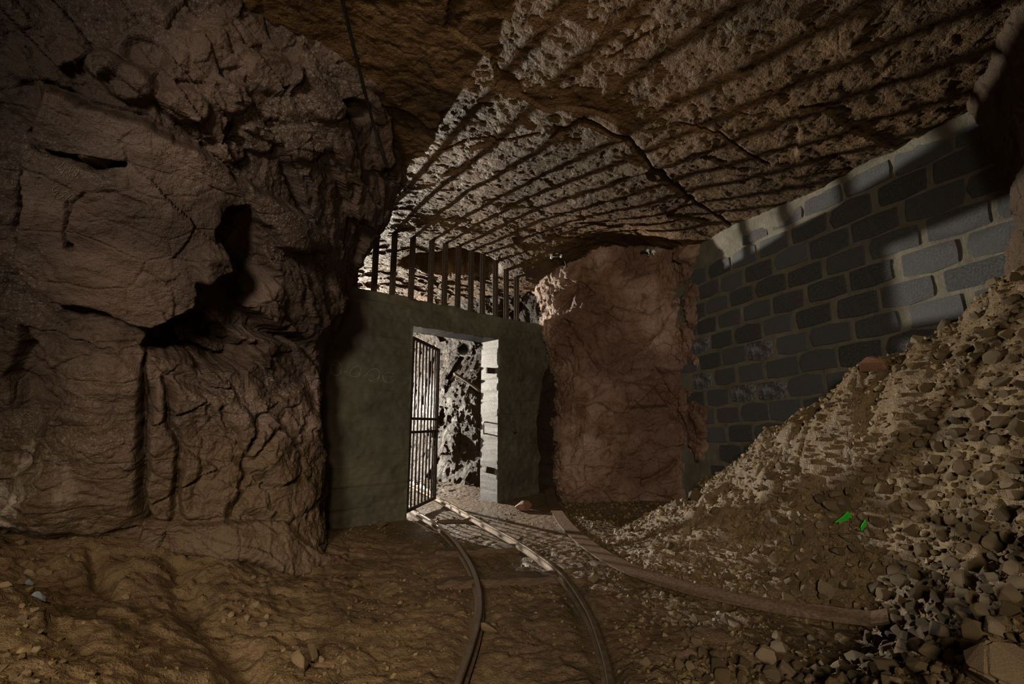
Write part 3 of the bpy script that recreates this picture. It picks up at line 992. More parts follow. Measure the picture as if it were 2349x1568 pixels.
ck = lambda L: [(730 + .0851 * a, 800 + .0851 * b) for a, b in L]
rings = [el(490, 510, 130, 195, 10, 350), el(490, 530, 172, 185, 20, 200),
         [(1070, 460), (980, 490), (900, 560), (870, 650), (900, 720), (970, 750), (1060, 735), (1130, 670), (1150, 560), (1130, 490), (1070, 460)], [(1110, 650), (1140, 710)],
         [(1320, 700), (1350, 620), (1420, 560), (1520, 530), (1600, 560), (1650, 650), (1630, 740), (1570, 800), (1480, 835), (1400, 860)],
         [(1650, 650), (1640, 780), (1560, 870), (1480, 890), (1410, 860), (1360, 790)], [(1230, 740), (1310, 710)], el(1900, 770, 155, 138, 20, 330),
         [(160, 380), (130, 540), (60, 620)], [(700, 590), (800, 630)]]
strokes('chalk_rings', [ck(l) for l in rings], hit_conc, .0016, M['chalk_grey'], wall_mid, 'faint row of chalk rings')
lk = lambda L: [(100 + .0701 * a, 360 + .0701 * b) for a, b in L]
strokes('chalk_number', [lk(l) for l in [[(690, 175), (580, 280), (480, 370), (500, 412), (620, 405)], [(690, 390), (560, 590)], [(910, 320), (830, 520)], [(870, 540), (850, 650)], [(870, 480), (950, 440)],
        [(1060, 440), (1110, 410), (1150, 460), (1080, 570), (1015, 645)], [(1090, 650), (1110, 700)], [(750, 650), (800, 715)]]], hit_left, .0010, M['chalk'], wall_left, 'scrawled chalk figures 4 1 2')
strokes('chalk_number', [lk(l) for l in [[(460, 940), (310, 1020), (300, 1090), (340, 1120), (500, 1090)], [(480, 1130), (340, 1270)], [(340, 1310), (330, 1360)], [(620, 1165), (700, 1135), (780, 1140)], [(710, 1200), (660, 1250)],
        [(420, 1350), (500, 1350), (660, 1280)], [(890, 1240), (770, 1350), (720, 1390), (740, 1450)]]], hit_left, .0010, M['chalk'], wall_left, 'scrawled chalk figures 4 2')

# iron lugs, staple and hook let into the concrete
Rf = P0 + W * DW
def lug(px, py, tip):
    z_ = onplane(px, py, P0, WN)[2]
    bm = bmesh.new()
    c = Rf + np.array([0, 0, z_]) + WN * .075 - W * .055
    ax = (-W * .92 + np.array([0, 0, tip]))
    ax /= np.linalg.norm(ax)
    az = np.cross(ax, WN)
    box_bm(bm, c, ax, WN, az, .16, .03, .075, .004)
    return bm_obj('gate_lug', bm, M['gate'], parent=wall_mid, label='short flat iron lug')
lug(1128, 848, -.02)
lug(1128, 1080, .22)
bm = bmesh.new()
c = Rf + WN * .22 + np.array([0, 0, onplane(1118, 980, Rf + WN * .22, W)[2]])
tube_bm(bm, [c + W * .02 + np.array([0, 0, .07]), c - W * .05 + np.array([0, 0, .07]), c - W * .055 + np.array([0, 0, .03]), c - W * .055 - np.array([0, 0, .04]), c - W * .05 - np.array([0, 0, .08]), c + W * .02 - np.array([0, 0, .08])], .009, 8)
bm_obj('latch_staple', bm, M['gate'], True, parent=wall_mid, label='iron latch staple')
bm = bmesh.new()
h = [Vector(hit_conc(a, b)) for a, b in [(1177, 966), (1176, 980), (1178, 990), (1173, 993), (1168, 984)]]
o_ = Vector(-WN)
tube_bm(bm, [h[0] - o_ * .02, h[0] + o_ * .03, h[1] + o_ * .04, h[2] + o_ * .045, h[3] + o_ * .05, h[4] + o_ * .05], .007, 8)
bm_obj('wall_hook', bm, M['bar'], True, parent=wall_mid, label='small bent iron hook')

# ------------------------------------------------------------------ bars on top of the wall
grille = bpy.data.objects.new('bar_grille', None)
bpx = [(817, 655), (862, 667), (904, 678), (947, 686), (992, 693), (1024, 701), (1055, 704), (1085, 711), (1112, 717), (1142, 724), (1167, 731), (1191, 737)]
g0 = onplane(1000, 695, P0 + WN * .12, WN)
grille.location = Vector(g0)
link(grille, label='row of upright iron bars between the concrete wall top and the rock roof', cat='bars')
for k, (a, b) in enumerate(bpx):
    p = onplane(a, b, P0 + WN * .10, WN)
    t_ = np.dot(p - P0, W)
    base = P0 + W * t_ + WN * .16
    ztop = float(ceil_h(np.array(base[0]), np.array(base[1]))) + .06
    bm = bmesh.new()
    # old rail section: foot, web, head
    for (off, wid, dep) in ((-.028, .056, .010), (0.0, .016, .05), (.028, .034, .014)):
        c = base + WN * off + np.array([0, 0, (2.30 + ztop) / 2])
        box_bm(bm, c, W, WN, (0, 0, 1), wid, dep, ztop - 2.30, .002)
    ob = bm_obj('bar', bm, M['bar'], parent=grille)
    ob.matrix_parent_inverse = Matrix.Translation(Vector(g0)).inverted()

# ------------------------------------------------------------------ iron gate
gh = P0 + W * .035 + WN * .06
gfree = gz(996, 1143, .06)
gd = gfree - gh
gd[2] = 0
GL = np.linalg.norm(gd)
gd /= GL
gn = np.array([-gd[1], gd[0], 0])
gate = bpy.data.objects.new('iron_gate', None)
gate.location = Vector(gh)
link(gate, label='rusty barred iron gate standing open inside the doorway', cat='gate')
ginv = Matrix.Translation(Vector(gh)).inverted()


def gpart(name, c, ax, ay, az, sx, sy, sz, mat='gate', label=None, bev=.002):
    bm = bmesh.new()
    box_bm(bm, c, ax, ay, az, sx, sy, sz, bev)
    o = bm_obj(name, bm, M[mat], parent=gate, label=label)
    o.matrix_parent_inverse = ginv
    return o


GB, GT = .05, 1.98
up_ = np.array([0, 0, 1.])
gpart('hinge_stile', gh + up_ * (GB + GT) / 2, gd, gn, up_, .04, .03, GT - GB)
gpart('free_stile', gh + gd * GL + up_ * (GB + GT) / 2, gd, gn, up_, .055, .035, GT - GB)
for z_, hgt in ((GB + .02, .04), (GT - .02, .04), (1.05, .03), (.90, .03)):
    gpart('gate_rail', gh + gd * GL / 2 + up_ * z_, gd, gn, up_, GL, .03, hgt)
for k in range(7):
    bm = bmesh.new()
    c = gh + gd * (GL * (k + 1) / 8.0)
    tube_bm(bm, [c + up_ * GB, c + up_ * .7, c + up_ * 1.4, c + up_ * GT], .0105, 8)
    o = bm_obj('gate_bar', bm, M['gate'], True, parent=gate)
    o.matrix_parent_inverse = ginv
gpart('lock_plate', gh + gd * (GL - .09) + up_ * .86, gd, gn, up_, .10, .03, .08)
bm = bmesh.new()
c = gh + gd * (GL - .16) - gn * .02
tube_bm(bm, [c + up_ * .90, c + up_ * .86 + gd * .02, c + up_ * .80, c + up_ * .74 + gd * .015, c + up_ * .70], .008, 6)
o = bm_obj('latch_chain', bm, M['gate'], True, parent=gate, label='dangling latch chain')
o.matrix_parent_inverse = ginv
for z_ in (.35, 1.7):
    bm = bmesh.new()
    tube_bm(bm, [gh + up_ * (z_ - .05) - gd * .03, gh + up_ * (z_ + .05) - gd * .03], .017, 8)
    o = bm_obj('hinge', bm, M['gate'], True, parent=gate)
    o.matrix_parent_inverse = ginv

# ------------------------------------------------------------------ rails, sleepers, flat iron
prof = [(-.032, -.045), (.032, -.045), (.032, -.038), (.007, -.031), (.007, -.004), (.018, 0), (.018, .014), (.012, .018), (-.012, .018), (-.018, .014), (-.018, 0), (-.007, -.004), (-.007, -.031), (-.032, -.038)]


prof = [(a * .8, b * .8) for a, b in prof]


def rail(path, label):
    P = resample(path, 110)
    bm = bmesh.new()
    sweep_bm(bm, P, prof)
    return bm_obj('rail', bm, M['rail'], False, label=label, cat='rail')


d = (RR[0] - RR[1])
RRx = np.concatenate([[RR[0] + d * 3.0], RR])
rail(RRx, 'curved steel rail running through the middle of the doorway')
d = (LR[0] - LR[1])
LRx = np.concatenate([[LR[0] + d * 2.0], LR])
rail(LRx, 'curved steel rail passing under the barred gate, half buried in dirt')

tie_lab = ['brown timber sleeper just inside the gate shadow near the doorway', 'brown timber sleeper with a rut behind it, second from the doorway', 'thick half-buried timber sleeper under both rails, third from the doorway', 'dark timber sleeper end between outer rail and flat iron strip']
for k, (a, b, ang, ln) in enumerate([(1052, 1192, 10, .48), (1095, 1262, 12, .68), (1155, 1328, 10, .86), (1345, 1300, 14, .40)]):
    p = gz(a, b, .01)
    q = math.radians(ang)
    bm = bmesh.new()
    ax = np.array([math.cos(q), math.sin(q), .0])
    box_bm(bm, (p[0], p[1], -.020), ax, (-ax[1], ax[0], 0), (0, 0, 1), ln, .15, .10, .022)
    bmesh.ops.subdivide_edges(bm, edges=[e for e in bm.edges if e.calc_length() > .3], cuts=10, use_grid_fill=True)
    for v in bm.verts:
        v.co += Vector((random.uniform(-1, 1), random.uniform(-1, 1), random.uniform(-1, 1))) * .011
    bm_obj('railway_sleeper', bm, M['wood'], False, label=tie_lab[k], cat='sleeper')

sp = [(1262, 1122, .14), (1266, 1145, .075), (1277, 1172, .045), (1300, 1205, .04), (1350, 1250, .04), (1420, 1293, .05), (1500, 1325, .055), (1600, 1353, .065), (1720, 1379, .08), (1850, 1401, .10), (2040, 1422, .14)]
SPt = resample([gz(a, b, c) for a, b, c in sp], 70)
gsp = ground(SPt[:, 0], SPt[:, 1])
SPt[:, 2] = np.maximum(SPt[:, 2], np.maximum(gsp, ground(SPt[:, 0] + .04, SPt[:, 1] + .02)) + .018)
k_ = np.ones(9) / 9
SPt[4:-4, 2] = np.convolve(SPt[:, 2], k_, 'valid')
bm = bmesh.new()
sweep_bm(bm, SPt, [(-.058, -.006), (.058, -.006), (.058, .006), (-.058, .006)], [math.radians(10)] * len(SPt))
bm_obj('flat_iron_strip', bm, M['strip'], False, label='long curved rusty flat iron strip lying along the foot of the gravel heap', cat='iron strip')

# ------------------------------------------------------------------ block wall
bx = np.linspace(-3.0, 1.6, 230)
bz = np.linspace(-.2, 3.35, 180)
T, Z = np.meshgrid(bx, bz)
D = -.004 + .0030 * fbm(T * 4, Z * 4, 0 * T, 5, 501) + .002 * fbm(T * 22, Z * 22, 0 * T, 3, 505)
D += .02 * sstep(2.75, 2.95, Z + .05 * fbm(T * 3, Z * 0, 0 * T, 3, 509))
mv = BP + T[..., None] * BW + D[..., None] * BN + np.array([0, 0, 1.]) * Z[..., None]
wall_right = grid_obj('wall_right', mv, M['mortar'], kind='structure', label='grey cinder block wall with tan mortar joints', cat='wall')

LB, HB, JT = .375, .195, .021
protos = []
for k in range(14):
    bm = bmesh.new()
    bmesh.ops.create_cube(bm, size=1.0)
    bmesh.ops.subdivide_edges(bm, edges=bm.edges[:], cuts=1, use_grid_fill=True)
    rr = random.Random(k)
    for v in bm.verts:
        ex = abs(v.co.x) > .4
        ez = abs(v.co.z) > .4
        v.co.x *= (LB - JT) * (.965 if (ex and ez) else 1.0)
        v.co.z *= (HB - JT) * (.90 if (ex and ez) else 1.0)
        v.co.y *= .06
        v.co += Vector((rr.uniform(-.009, .009), rr.uniform(-.002, .002), rr.uniform(-.008, .008)))
    bmesh.ops.bevel(bm, geom=[e for e in bm.edges if len(e.link_faces) == 2 and e.calc_face_angle(0) > .9], offset=.008, segments=1, affect='EDGES')
    me = bpy.data.meshes.new('concrete_block')
    bm.to_mesh(me)
    bm.free()
    me.materials.append(M['block'])
    protos.append(me)
protw = protos[0].copy()
protw.materials.clear()
protw.materials.append(M['block_white'])
ROT = Matrix(((*BW, 0), (*(-BN), 0), (0, 0, 1, 0), (0, 0, 0, 1))).transposed()
whites = [(1617, 795), (1718, 815), (1625, 885), (1735, 915)]
left_px = [(0, 1590), (600, 1590), (700, 1580), (760, 1577), (850, 1597), (930, 1612), (1000, 1650), (1200, 1700)]
row0 = 1 + 1.1 * (1.89 - 1)                # a bed joint traced in the photo
for r in range(-9, 8):
    zc = row0 + (r + .5) * HB
    tilt = .045 * (1.95 - zc)
    off = (.5 if r % 2 else 0) * LB + random.uniform(-.06, .06) + .03
    for j in range(-8, 6):
        t_ = off + j * LB
        z_ = zc - tilt * (t_ + .2)
        t_ += random.uniform(-.012, .012)
        z_ += random.uniform(-.006, .006)
        p = BP + BW * t_ + up_ * z_
        a, b = [float(v) for v in project(p[None])]
        a, b = project(p[None])
        a, b = float(a[0]), float(b[0])
        lx = np.interp(b, [q[0] for q in left_px], [q[1] for q in left_px])
        wid = 1.0
        if a < lx - 20 or t_ < -2.6 or z_ < -.05:
            continue
        if z_ + HB / 2 > 2.95 - .05 * (t_ > .2) or t_ > 1.0:
            continue
        if z_ < float(heap_h(np.array(p[0] - .1), np.array(p[1]))) - .25:
            continue
        wh = any(abs(a - q[0]) < 36 and abs(b - q[1]) < 22 for q in whites)
        o = bpy.data.objects.new('concrete_block', protw if wh else random.choice(protos))
        ra = Matrix.Rotation(random.uniform(-.02, .02) + tilt, 4, 'Y')
        scl = Matrix.Diagonal((wid * random.uniform(.90, 1.01), 1, random.uniform(.91, 1.01), 1))
        o.matrix_world = Matrix.Translation(Vector(p + BN * (-.030 + .005 + random.uniform(-.002, .002)))) @ ROT @ ra @ scl
        col.objects.link(o)
        o.parent = wall_right

# ------------------------------------------------------------------ cable along the roof, brackets, pipe
def bez_tube(name, pts, r, mat, n=60, **kw):
    bm = bmesh.new()
    tube_bm(bm, resample(pts, n), r, 8)
    return bm_obj(name, bm, mat, True, **kw)


anc = np.array(hit_left(893, 404, .01))
cpts = [gz(740, -170, 3.02), gz(770, -60, 3.02), gz(785, 0, 3.03), gz(808, 95, 3.04), gz(833, 195, 3.04), gz(858, 290, 3.03)]
dd_ = np.array(hit_left(880, 362, .05))
cpts += [dd_, np.array(hit_left(888, 385, .03)), anc]
cable = bez_tube('overhead_cable', cpts, .0105, M['black'], 90, label='black cable strung under the rock roof down to the left wall', cat='cable')
bm = bmesh.new()
tube_bm(bm, [Vector(anc) + Vector((-.05, .02, -.01)), Vector(anc) + Vector((0, -.01, -.015)), Vector(anc) + Vector((.06, .02, -.005))], .014, 8)
bm_obj('cable_anchor', bm, M['bar'], True, parent=cable, label='dark iron anchor')
bez_tube('cable_end', [np.array(hit_left(a, b, .012)) for a, b in [(897, 410), (910, 420), (925, 428), (940, 437), (953, 446)]], .008, M['black'], 30, label='short black cable end running from the anchor along the left rock', cat='cable')


def bracket(px, py, y_d, lab, kind):
    d = ray(px, py)
    vb = Vback[::2, ::2]
    bv = BVHTree.FromPolygons([tuple(q) for q in vb.reshape(-1, 3)], grid_faces(*vb.shape[:2]).tolist())
    loc = bv.ray_cast(Vector(EYE), Vector(d).normalized())[0]
    if loc is not None:
        y_d = min(loc.y - .05, 5.85)
    p = EYE + d * (y_d / d[1])
    root = bpy.data.objects.new('insulator_bracket', None)
    root.location = Vector(p)
    link(root, label=lab, cat='bracket')
    inv = Matrix.Translation(Vector(p)).inverted()
    s_ = y_d / F

    def part(name, pts, r, mat, label=None):
        bm = bmesh.new()
        tube_bm(bm, [Vector(p) + Vector((a * s_, c_ * s_, -b * s_)) for a, b, c_ in pts], r, 10)
        o = bm_obj(name, bm, M[mat], True, parent=root, label=label)
        o.matrix_parent_inverse = inv
    if kind == 0:
        part('support_rod', [(-14, 0, 0), (0, -4, -6), (16, 2, 0), (34, 9, 60)], .016, 'black')
        part('insulator', [(0, -4, -10), (0, 2, -10)], .022, 'porcelain')
        part('insulator', [(14, -2, -8), (14, 5, -8)], .028, 'porcelain')
        part('clip', [(-2, 0, -12), (3, 7, -12), (0, 12, -12)], .008, 'porcelain')
        part('clip', [(13, 6, -10), (15, 11, -10)], .008, 'porcelain')
    else:
        part('support_rod', [(-8, -2, 0), (10, 0, -4), (25, 8, 0), (42, 14, 80)], .014, 'black')
        part('insulator', [(-8, -4, -8), (-8, 7, -8)], .016, 'porcelain')
        part('cap', [(5, -6, -8), (5, -4, -8)], .022, 'yellow', 'yellow-green cap')
        part('insulator', [(15, -3, -8), (15, 4, -8)], .014, 'porcelain')


bracket(1483, 579, 5.5, 'black rod bracket with white insulators on the red rock near the block wall', 0)
bracket(1272, 589, 5.9, 'black rod bracket with a yellow-green cap on the rock beside the bars', 1)

# round duct mouth, wire and slanting pole in the tunnel behind the gate
p = EYE + ray(1062, 800) * (6.75 / ray(1062, 800)[1])
bm = bmesh.new()
ax = Vector((-.55, -.83, 0)).normalized()
ax = (Vector(EYE) - Vector(p)).normalized()
for r0, a0, a1 in ((.092, .0, .5), ):
    tube_bm(bm, [Vector(p) - ax * .5, Vector(p)], r0, 28, False)
    tube_bm(bm, [Vector(p) - ax * .5, Vector(p)], r0 - .008, 28, False)
    tube_bm(bm, [Vector(p) - ax * .46, Vector(p) - ax * .45], r0 - .009, 28)
bm_obj('duct_pipe', bm, M['black'], False, label='black round duct end hanging under the tunnel roof behind the doorway', cat='pipe')
wp_ = [(998, 790), (1008, 804), (1021, 812), (1036, 806), (1050, 796), (1060, 788), (1064, 770)]
bez_tube('hanging_wire', [EYE + ray(a, b) * (6.55 / ray(a, b)[1]) for a, b in wp_], .005, M['foil'], 40, label='thin pale wire looping down behind the doorway lintel', cat='wire')
bez_tube('slanting_pole', [EYE + ray(a, b) * (y_ / ray(a, b)[1]) for a, b, y_ in [(1042, 856, 7.0), (1072, 875, 6.75), (1102, 897, 6.5)]], .022, M['wood'], 12, label='thin slanting wooden pole propped on the tunnel side behind the doorway', cat='pole')

# ------------------------------------------------------------------ stones
def hull_mesh(seed, npts, ax, mat, rnd=.25):
    rr = random.Random(seed)
    bm = bmesh.new()
    for _ in range(npts):
        v = Vector((rr.gauss(0, 1), rr.gauss(0, 1), rr.gauss(0, 1))).normalized() * rr.uniform(1 - rnd, 1)
        bm.verts.new((v.x * ax[0], v.y * ax[1], v.z * ax[2]))
    r = bmesh.ops.convex_hull(bm, input=bm.verts[:])
    bmesh.ops.delete(bm, geom=[v for v in bm.verts if not v.link_faces], context='VERTS')
    bmesh.ops.triangulate(bm, faces=bm.faces[:])
    bm.normal_update()
    return bm


def big_stone(seed, ax, mat):
    """rounded angular boulder: hull, bevelled, then roughened"""
    bm = hull_mesh(seed, 15, ax, mat, .15)
    bmesh.ops.bevel(bm, geom=bm.edges[:], offset=.07, segments=2, affect='EDGES', clamp_overlap=True)
    bmesh.ops.triangulate(bm, faces=bm.faces[:])
    rr = random.Random(seed)
    for v in bm.verts:
        v.co *= 1 + rr.uniform(-.02, .02)
    me = bpy.data.meshes.new('stone')
    bm.to_mesh(me)
    bm.free()
    me.materials.append(mat)
    return me


stone_me = []
for k in range(12):
    bm = hull_mesh(100 + k, 15, (1, random.uniform(.7, .95), random.uniform(.55, .8)), None, .15)
    bmesh.ops.bevel(bm, geom=bm.edges[:], offset=.07, segments=1, affect='EDGES', clamp_overlap=True)
    bmesh.ops.triangulate(bm, faces=bm.faces[:])
    me = bpy.data.meshes.new('gravel_stone')
    bm.to_mesh(me)
    bm.free()
    me.materials.append(M['gravel'])
    stone_me.append(me)
rub_me = [big_stone(200 + k, (1, random.uniform(.65, .9), random.uniform(.45, .7)), M['rubble']) for k in range(10)]


def put_stone(name, me, P, size, sink=.3, rot=None, **kw):
    o = bpy.data.objects.new(name, me)
    o.scale = (size, size, size) if not hasattr(size, '__len__') else size
    o.rotation_euler = rot if rot is not None else (random.uniform(-.5, .5), random.uniform(-.5, .5), random.uniform(0, 6.28))
    sz = o.scale[2]
    o.location = (P[0], P[1], P[2] + sz * .6 * (1 - 2 * sink))
    return link(o, **kw)


# scatter on the heap and the gravelly ground in front of it
cand = []
NT = 100000
xs_ = RNG.uniform(.5, 3.0, NT)
ys_ = RNG.uniform(.75, 5.9, NT)
zs_ = ground(xs_, ys_)
hz = heap_h(xs_, ys_) - floor_h(xs_, ys_)
bwd = (xs_ - BP[0]) * BN[0] + (ys_ - BP[1]) * BN[1]
pxs, pys = project(np.stack([xs_, ys_, zs_], -1))
bed = fbm(xs_ * 1.5, ys_ * 1.5, 0 * xs_, 3, 601)
ridge_y = np.interp(pxs, [1400, 1600, 1900, 2100, 2349, 2600], [1230, 1150, 940, 770, 650, 600])
below = pys - ridge_y
dens = .16 + .82 * sstep(40, 230, below + 80 * bed)
dens = np.where(pys > 1430, .9, dens)
dens = np.where(hz < -.005, .05, dens)
dens = np.where((pxs < 1560) & (pys > 1420), .05, dens)
dstrip = polydist(xs_, ys_, [tuple(q[:2]) for q in SPt[::5]])
okm = (bwd > .02) & (pxs > 1250) & (pxs < 2900) & (pys < 2100) & (dstrip > .075)
srad = np.exp(RNG.normal(math.log(.0165), .42, NT))
srad = np.clip(srad * np.where(pxs < 1750, .78, 1.0), .008, .045)
order = np.argsort(-srad)
cell = {}
placed = []
keepr = RNG.random(NT)
for i in order:
    if not okm[i] or keepr[i] > dens[i]:
        continue
    r = srad[i]
    gx, gy = int(xs_[i] / .06), int(ys_[i] / .06)
    ok = True
    for ax_ in (-1, 0, 1):
        for ay_ in (-1, 0, 1):
            for (x2, y2, z2, r2) in cell.get((gx + ax_, gy + ay_), ()):
                if (x2 - xs_[i]) ** 2 + (y2 - ys_[i]) ** 2 + (z2 - zs_[i]) ** 2 < ((r + r2) * .80) ** 2:
                    ok = False
                    break
            if not ok:
                break
        if not ok:
            break
    if ok:
        cell.setdefault((gx, gy), []).append((xs_[i], ys_[i], zs_[i], r))
        placed.append((xs_[i], ys_[i], zs_[i], r))
placed = np.array(placed)
ppx, ppy = project(placed[:, :3])
dist = np.linalg.norm(placed[:, :3] - EYE, axis=1)
inside = (ppx > 0) & (ppx < 2349) & (ppy > 0) & (ppy < 1568)
rank = np.where(inside, placed[:, 3] / dist, 0)
o_idx = np.argsort(-rank)
for i in o_idx[:290]:
    x, y, z_, r = placed[i]
    put_stone('gravel_stone', random.choice(stone_me), (x, y, z_), r * 1.12, .22, (random.uniform(0, 6.28), random.uniform(-.6, .6), random.uniform(0, 6.28)),
              label='brown sub-angular gravel stone lying loose on the gravel heap', cat='stone', group='larger gravel stones on the heap')


def scatter_mesh(name, P, R, templates, mat, **kw):
    VV, FF = [], []
    n0 = 0
    tv = []
    for me in templates:
        v = np.empty(len(me.vertices) * 3, np.float32)
        me.vertices.foreach_get('co', v)
        f = np.empty(len(me.polygons) * 3, np.int32)
        me.loops.foreach_get('vertex_index', f)
        tv.append((v.reshape(-1, 3), f.reshape(-1, 3)))
    for p, r in zip(P, R):
        v, f = tv[random.randrange(len(tv))]
        m = np.array(Euler((random.uniform(0, 6.28), random.uniform(-.6, .6), random.uniform(0, 6.28))).to_matrix())
        VV.append((v * r) @ m.T + p)
        FF.append(f + n0)
        n0 += len(v)
    me = np_mesh(name, np.concatenate(VV), np.concatenate(FF), mat, False)
    return link(bpy.data.objects.new(name, me), kind='stuff', **kw)


small_t = []
for k in range(8):
    bm = hull_mesh(300 + k, 14, (1, random.uniform(.7, .95), random.uniform(.55, .8)), None, .2)
    me = bpy.data.meshes.new('pebble_template')
    bm.to_mesh(me)
    bm.free()
    small_t.append(me)
rest = o_idx[290:]
# fine chips filling the gaps
fi = np.flatnonzero(okm & (RNG.random(NT) < .13 * dens + .02))
fine_P = np.stack([xs_[fi], ys_[fi], zs_[fi]], -1)
fine_R = RNG.uniform(.005, .011, len(fi))
Pr = placed[rest, :3].copy()
Pr[:, 2] += placed[rest, 3] * .15
scatter_mesh('gravel', np.concatenate([Pr, fine_P]), np.concatenate([placed[rest, 3] * 1.1, fine_R]), small_t, M['gravel_bed'], label='fine brown gravel covering the heap below the block wall', cat='gravel')

# grit on the dirt floor
NG = 11000
gx_ = RNG.uniform(-3.2, 1.4, NG)
gy_ = RNG.uniform(1.1, 6.0, NG)
gp = np.stack([gx_, gy_, ground(gx_, gy_)], -1)
m_ = (fbm(gx_ * 1.6, gy_ * 1.6, 0 * gx_, 3, 651) > RNG.uniform(-.5, .9, NG)) & (np.dot(gp - P0, WN) < -.02)
gr_ = np.clip(np.exp(RNG.normal(math.log(.0075), .5, NG)), .003, .022)
scatter_mesh('floor_grit', gp[m_], gr_[m_], small_t, M['gravel_bed'], label='loose grit strewn over the dirt floor', cat='grit')

# rubble on the left bank, traced from the photo: (x, y, size) in a zoomed crop, then photo pixels
def cropped(lst, ox, oy, k):
    return [(ox + a * k, oy + b * k, c * k) for a, b, c in lst]


bank = cropped([(35, 355, 35), (100, 275, 30), (155, 285, 30), (275, 360, 58), (130, 435, 42), (190, 350, 25), (265, 470, 20), (455, 435, 30), (420, 400, 35), (430, 490, 30), (460, 520, 25), (45, 605, 40), (155, 580, 35),
                (210, 640, 55), (320, 640, 45), (210, 540, 25), (245, 540, 20), (40, 720, 48), (150, 700, 45), (200, 760, 52), (145, 860, 30), (225, 890, 38), (155, 945, 45), (235, 945, 30), (270, 1030, 38),
                (335, 920, 15), (240, 1160, 45), (55, 1190, 38), (150, 1200, 42), (420, 1230, 30), (630, 1225, 25), (180, 1320, 52), (75, 1330, 38), (130, 1350, 38), (245, 1360, 25), (15, 1280, 32), (20, 1090, 30), (300, 1135, 15),
                (560, 1320, 22), (760, 1260, 20), (480, 1180, 18), (680, 1110, 18), (360, 1290, 20), (845, 800, 36), (1000, 685, 22)], 0, 1100, .3406)
for a, b, s_ in bank:
    P = hit_ground(a, b)
    dz = np.linalg.norm(P - EYE)
    put_stone('rubble_stone', random.choice(rub_me), P, s_ / F * dz * .62, .25, label='angular brown rubble stone on the dirt bank under the left rock wall', cat='stone', group='rubble on the left dirt bank')
mid = cropped([(1710, 665, 40), (1770, 720, 35), (1720, 850, 45), (1495, 875, 36), (1555, 915, 40), (1640, 855, 25), (1620, 890, 30), (1660, 940, 42), (1510, 960, 35), (1570, 975, 30), (1475, 980, 25), (1800, 925, 36), (1770, 985, 52)], 0, 1100, .3406)
for a, b, s_ in mid:
    P = hit_ground(a, b)
    dz = np.linalg.norm(P - EYE)
    put_stone('rubble_stone', random.choice(rub_me), P, s_ / F * dz * .62, .25, label='grey-brown rock chip in the small pile at the foot of the rock ledge', cat='stone', group='chips at the foot of the ledge')
for a, b, s_ in cropped([(1905, 1155, 25), (2000, 1135, 32), (2160, 1220, 46), (1950, 1280, 25), (2035, 1325, 35), (2190, 1310, 30), (2275, 1300, 30), (2285, 1200, 25), (1900, 1355, 25), (2250, 1260, 30)], 0, 1100, .3406):
    P = hit_ground(a, b)
    dz = np.linalg.norm(P - EYE)
    put_stone('rubble_stone', random.choice(rub_me), P, s_ / F * dz * .62, .25, label='small stone crowding around the large split rock', cat='stone', group='stones around the split rock')
P = hit_ground(690, 1535)
put_stone('split_rock', big_stone(411, (1, .55, .55), M['rubble']), P, .062, .1, (.2, .3, -.7), label='large split brown rock on the dirt in front of the left ledge', cat='rock')
P = hit_ground(716, 1520)
put_stone('split_rock', big_stone(413, (1, .32, .5), M['rubble']), P, .062, .0, (.3, .5, -.9), label='thin yellowish rock splinter leaning on the large split rock', cat='rock')
floor_st = cropped([(885, 660, 25), (835, 630, 18), (685, 790, 28), (540, 835, 18), (1110, 805, 28), (1165, 775, 15), (1300, 960, 18), (1295, 915, 18), (1345, 945, 15), (1275, 985, 18), (580, 1035, 32), (610, 1135, 32), (480, 1210, 38),
                    (375, 1120, 28), (430, 1125, 16), (270, 1145, 28), (380, 1250, 33), (375, 1215, 22), (845, 1045, 12), (590, 980, 15), (240, 1285, 25), (1410, 1070, 22), (1350, 1045, 30), (1260, 1140, 26), (1270, 1060, 20), (600, 740, 14), (760, 735, 16), (390, 690, 20)], 700, 1100, .3193)
for a, b, s_ in floor_st:
    P = hit_ground(a, b)
    dz = np.linalg.norm(P - EYE)
    put_stone('floor_stone', random.choice(rub_me), P, s_ / F * dz * .6, .25, label='small loose brown stone on the trodden dirt beside the half-buried rail', cat='stone', group='loose stones on the dirt floor')
for a, b, s_ in cropped([(1705, 840, 25), (1765, 810, 22), (1810, 805, 28), (1745, 850, 20), (1785, 835, 25), (1870, 855, 20), (1850, 915, 28), (1790, 875, 16), (1805, 900, 18), (1635, 590, 28), (1525, 570, 18), (1465, 870, 26), (1610, 835, 24)], 700, 1100, .3193):
    P = hit_ground(a, b)
    dz = np.linalg.norm(P - EYE)
    put_stone('floor_stone', random.choice(rub_me), P, s_ / F * dz * .6, .25, label='pale brown pebble gathered between the rails beside the middle rail', cat='stone', group='pebbles between the rails')
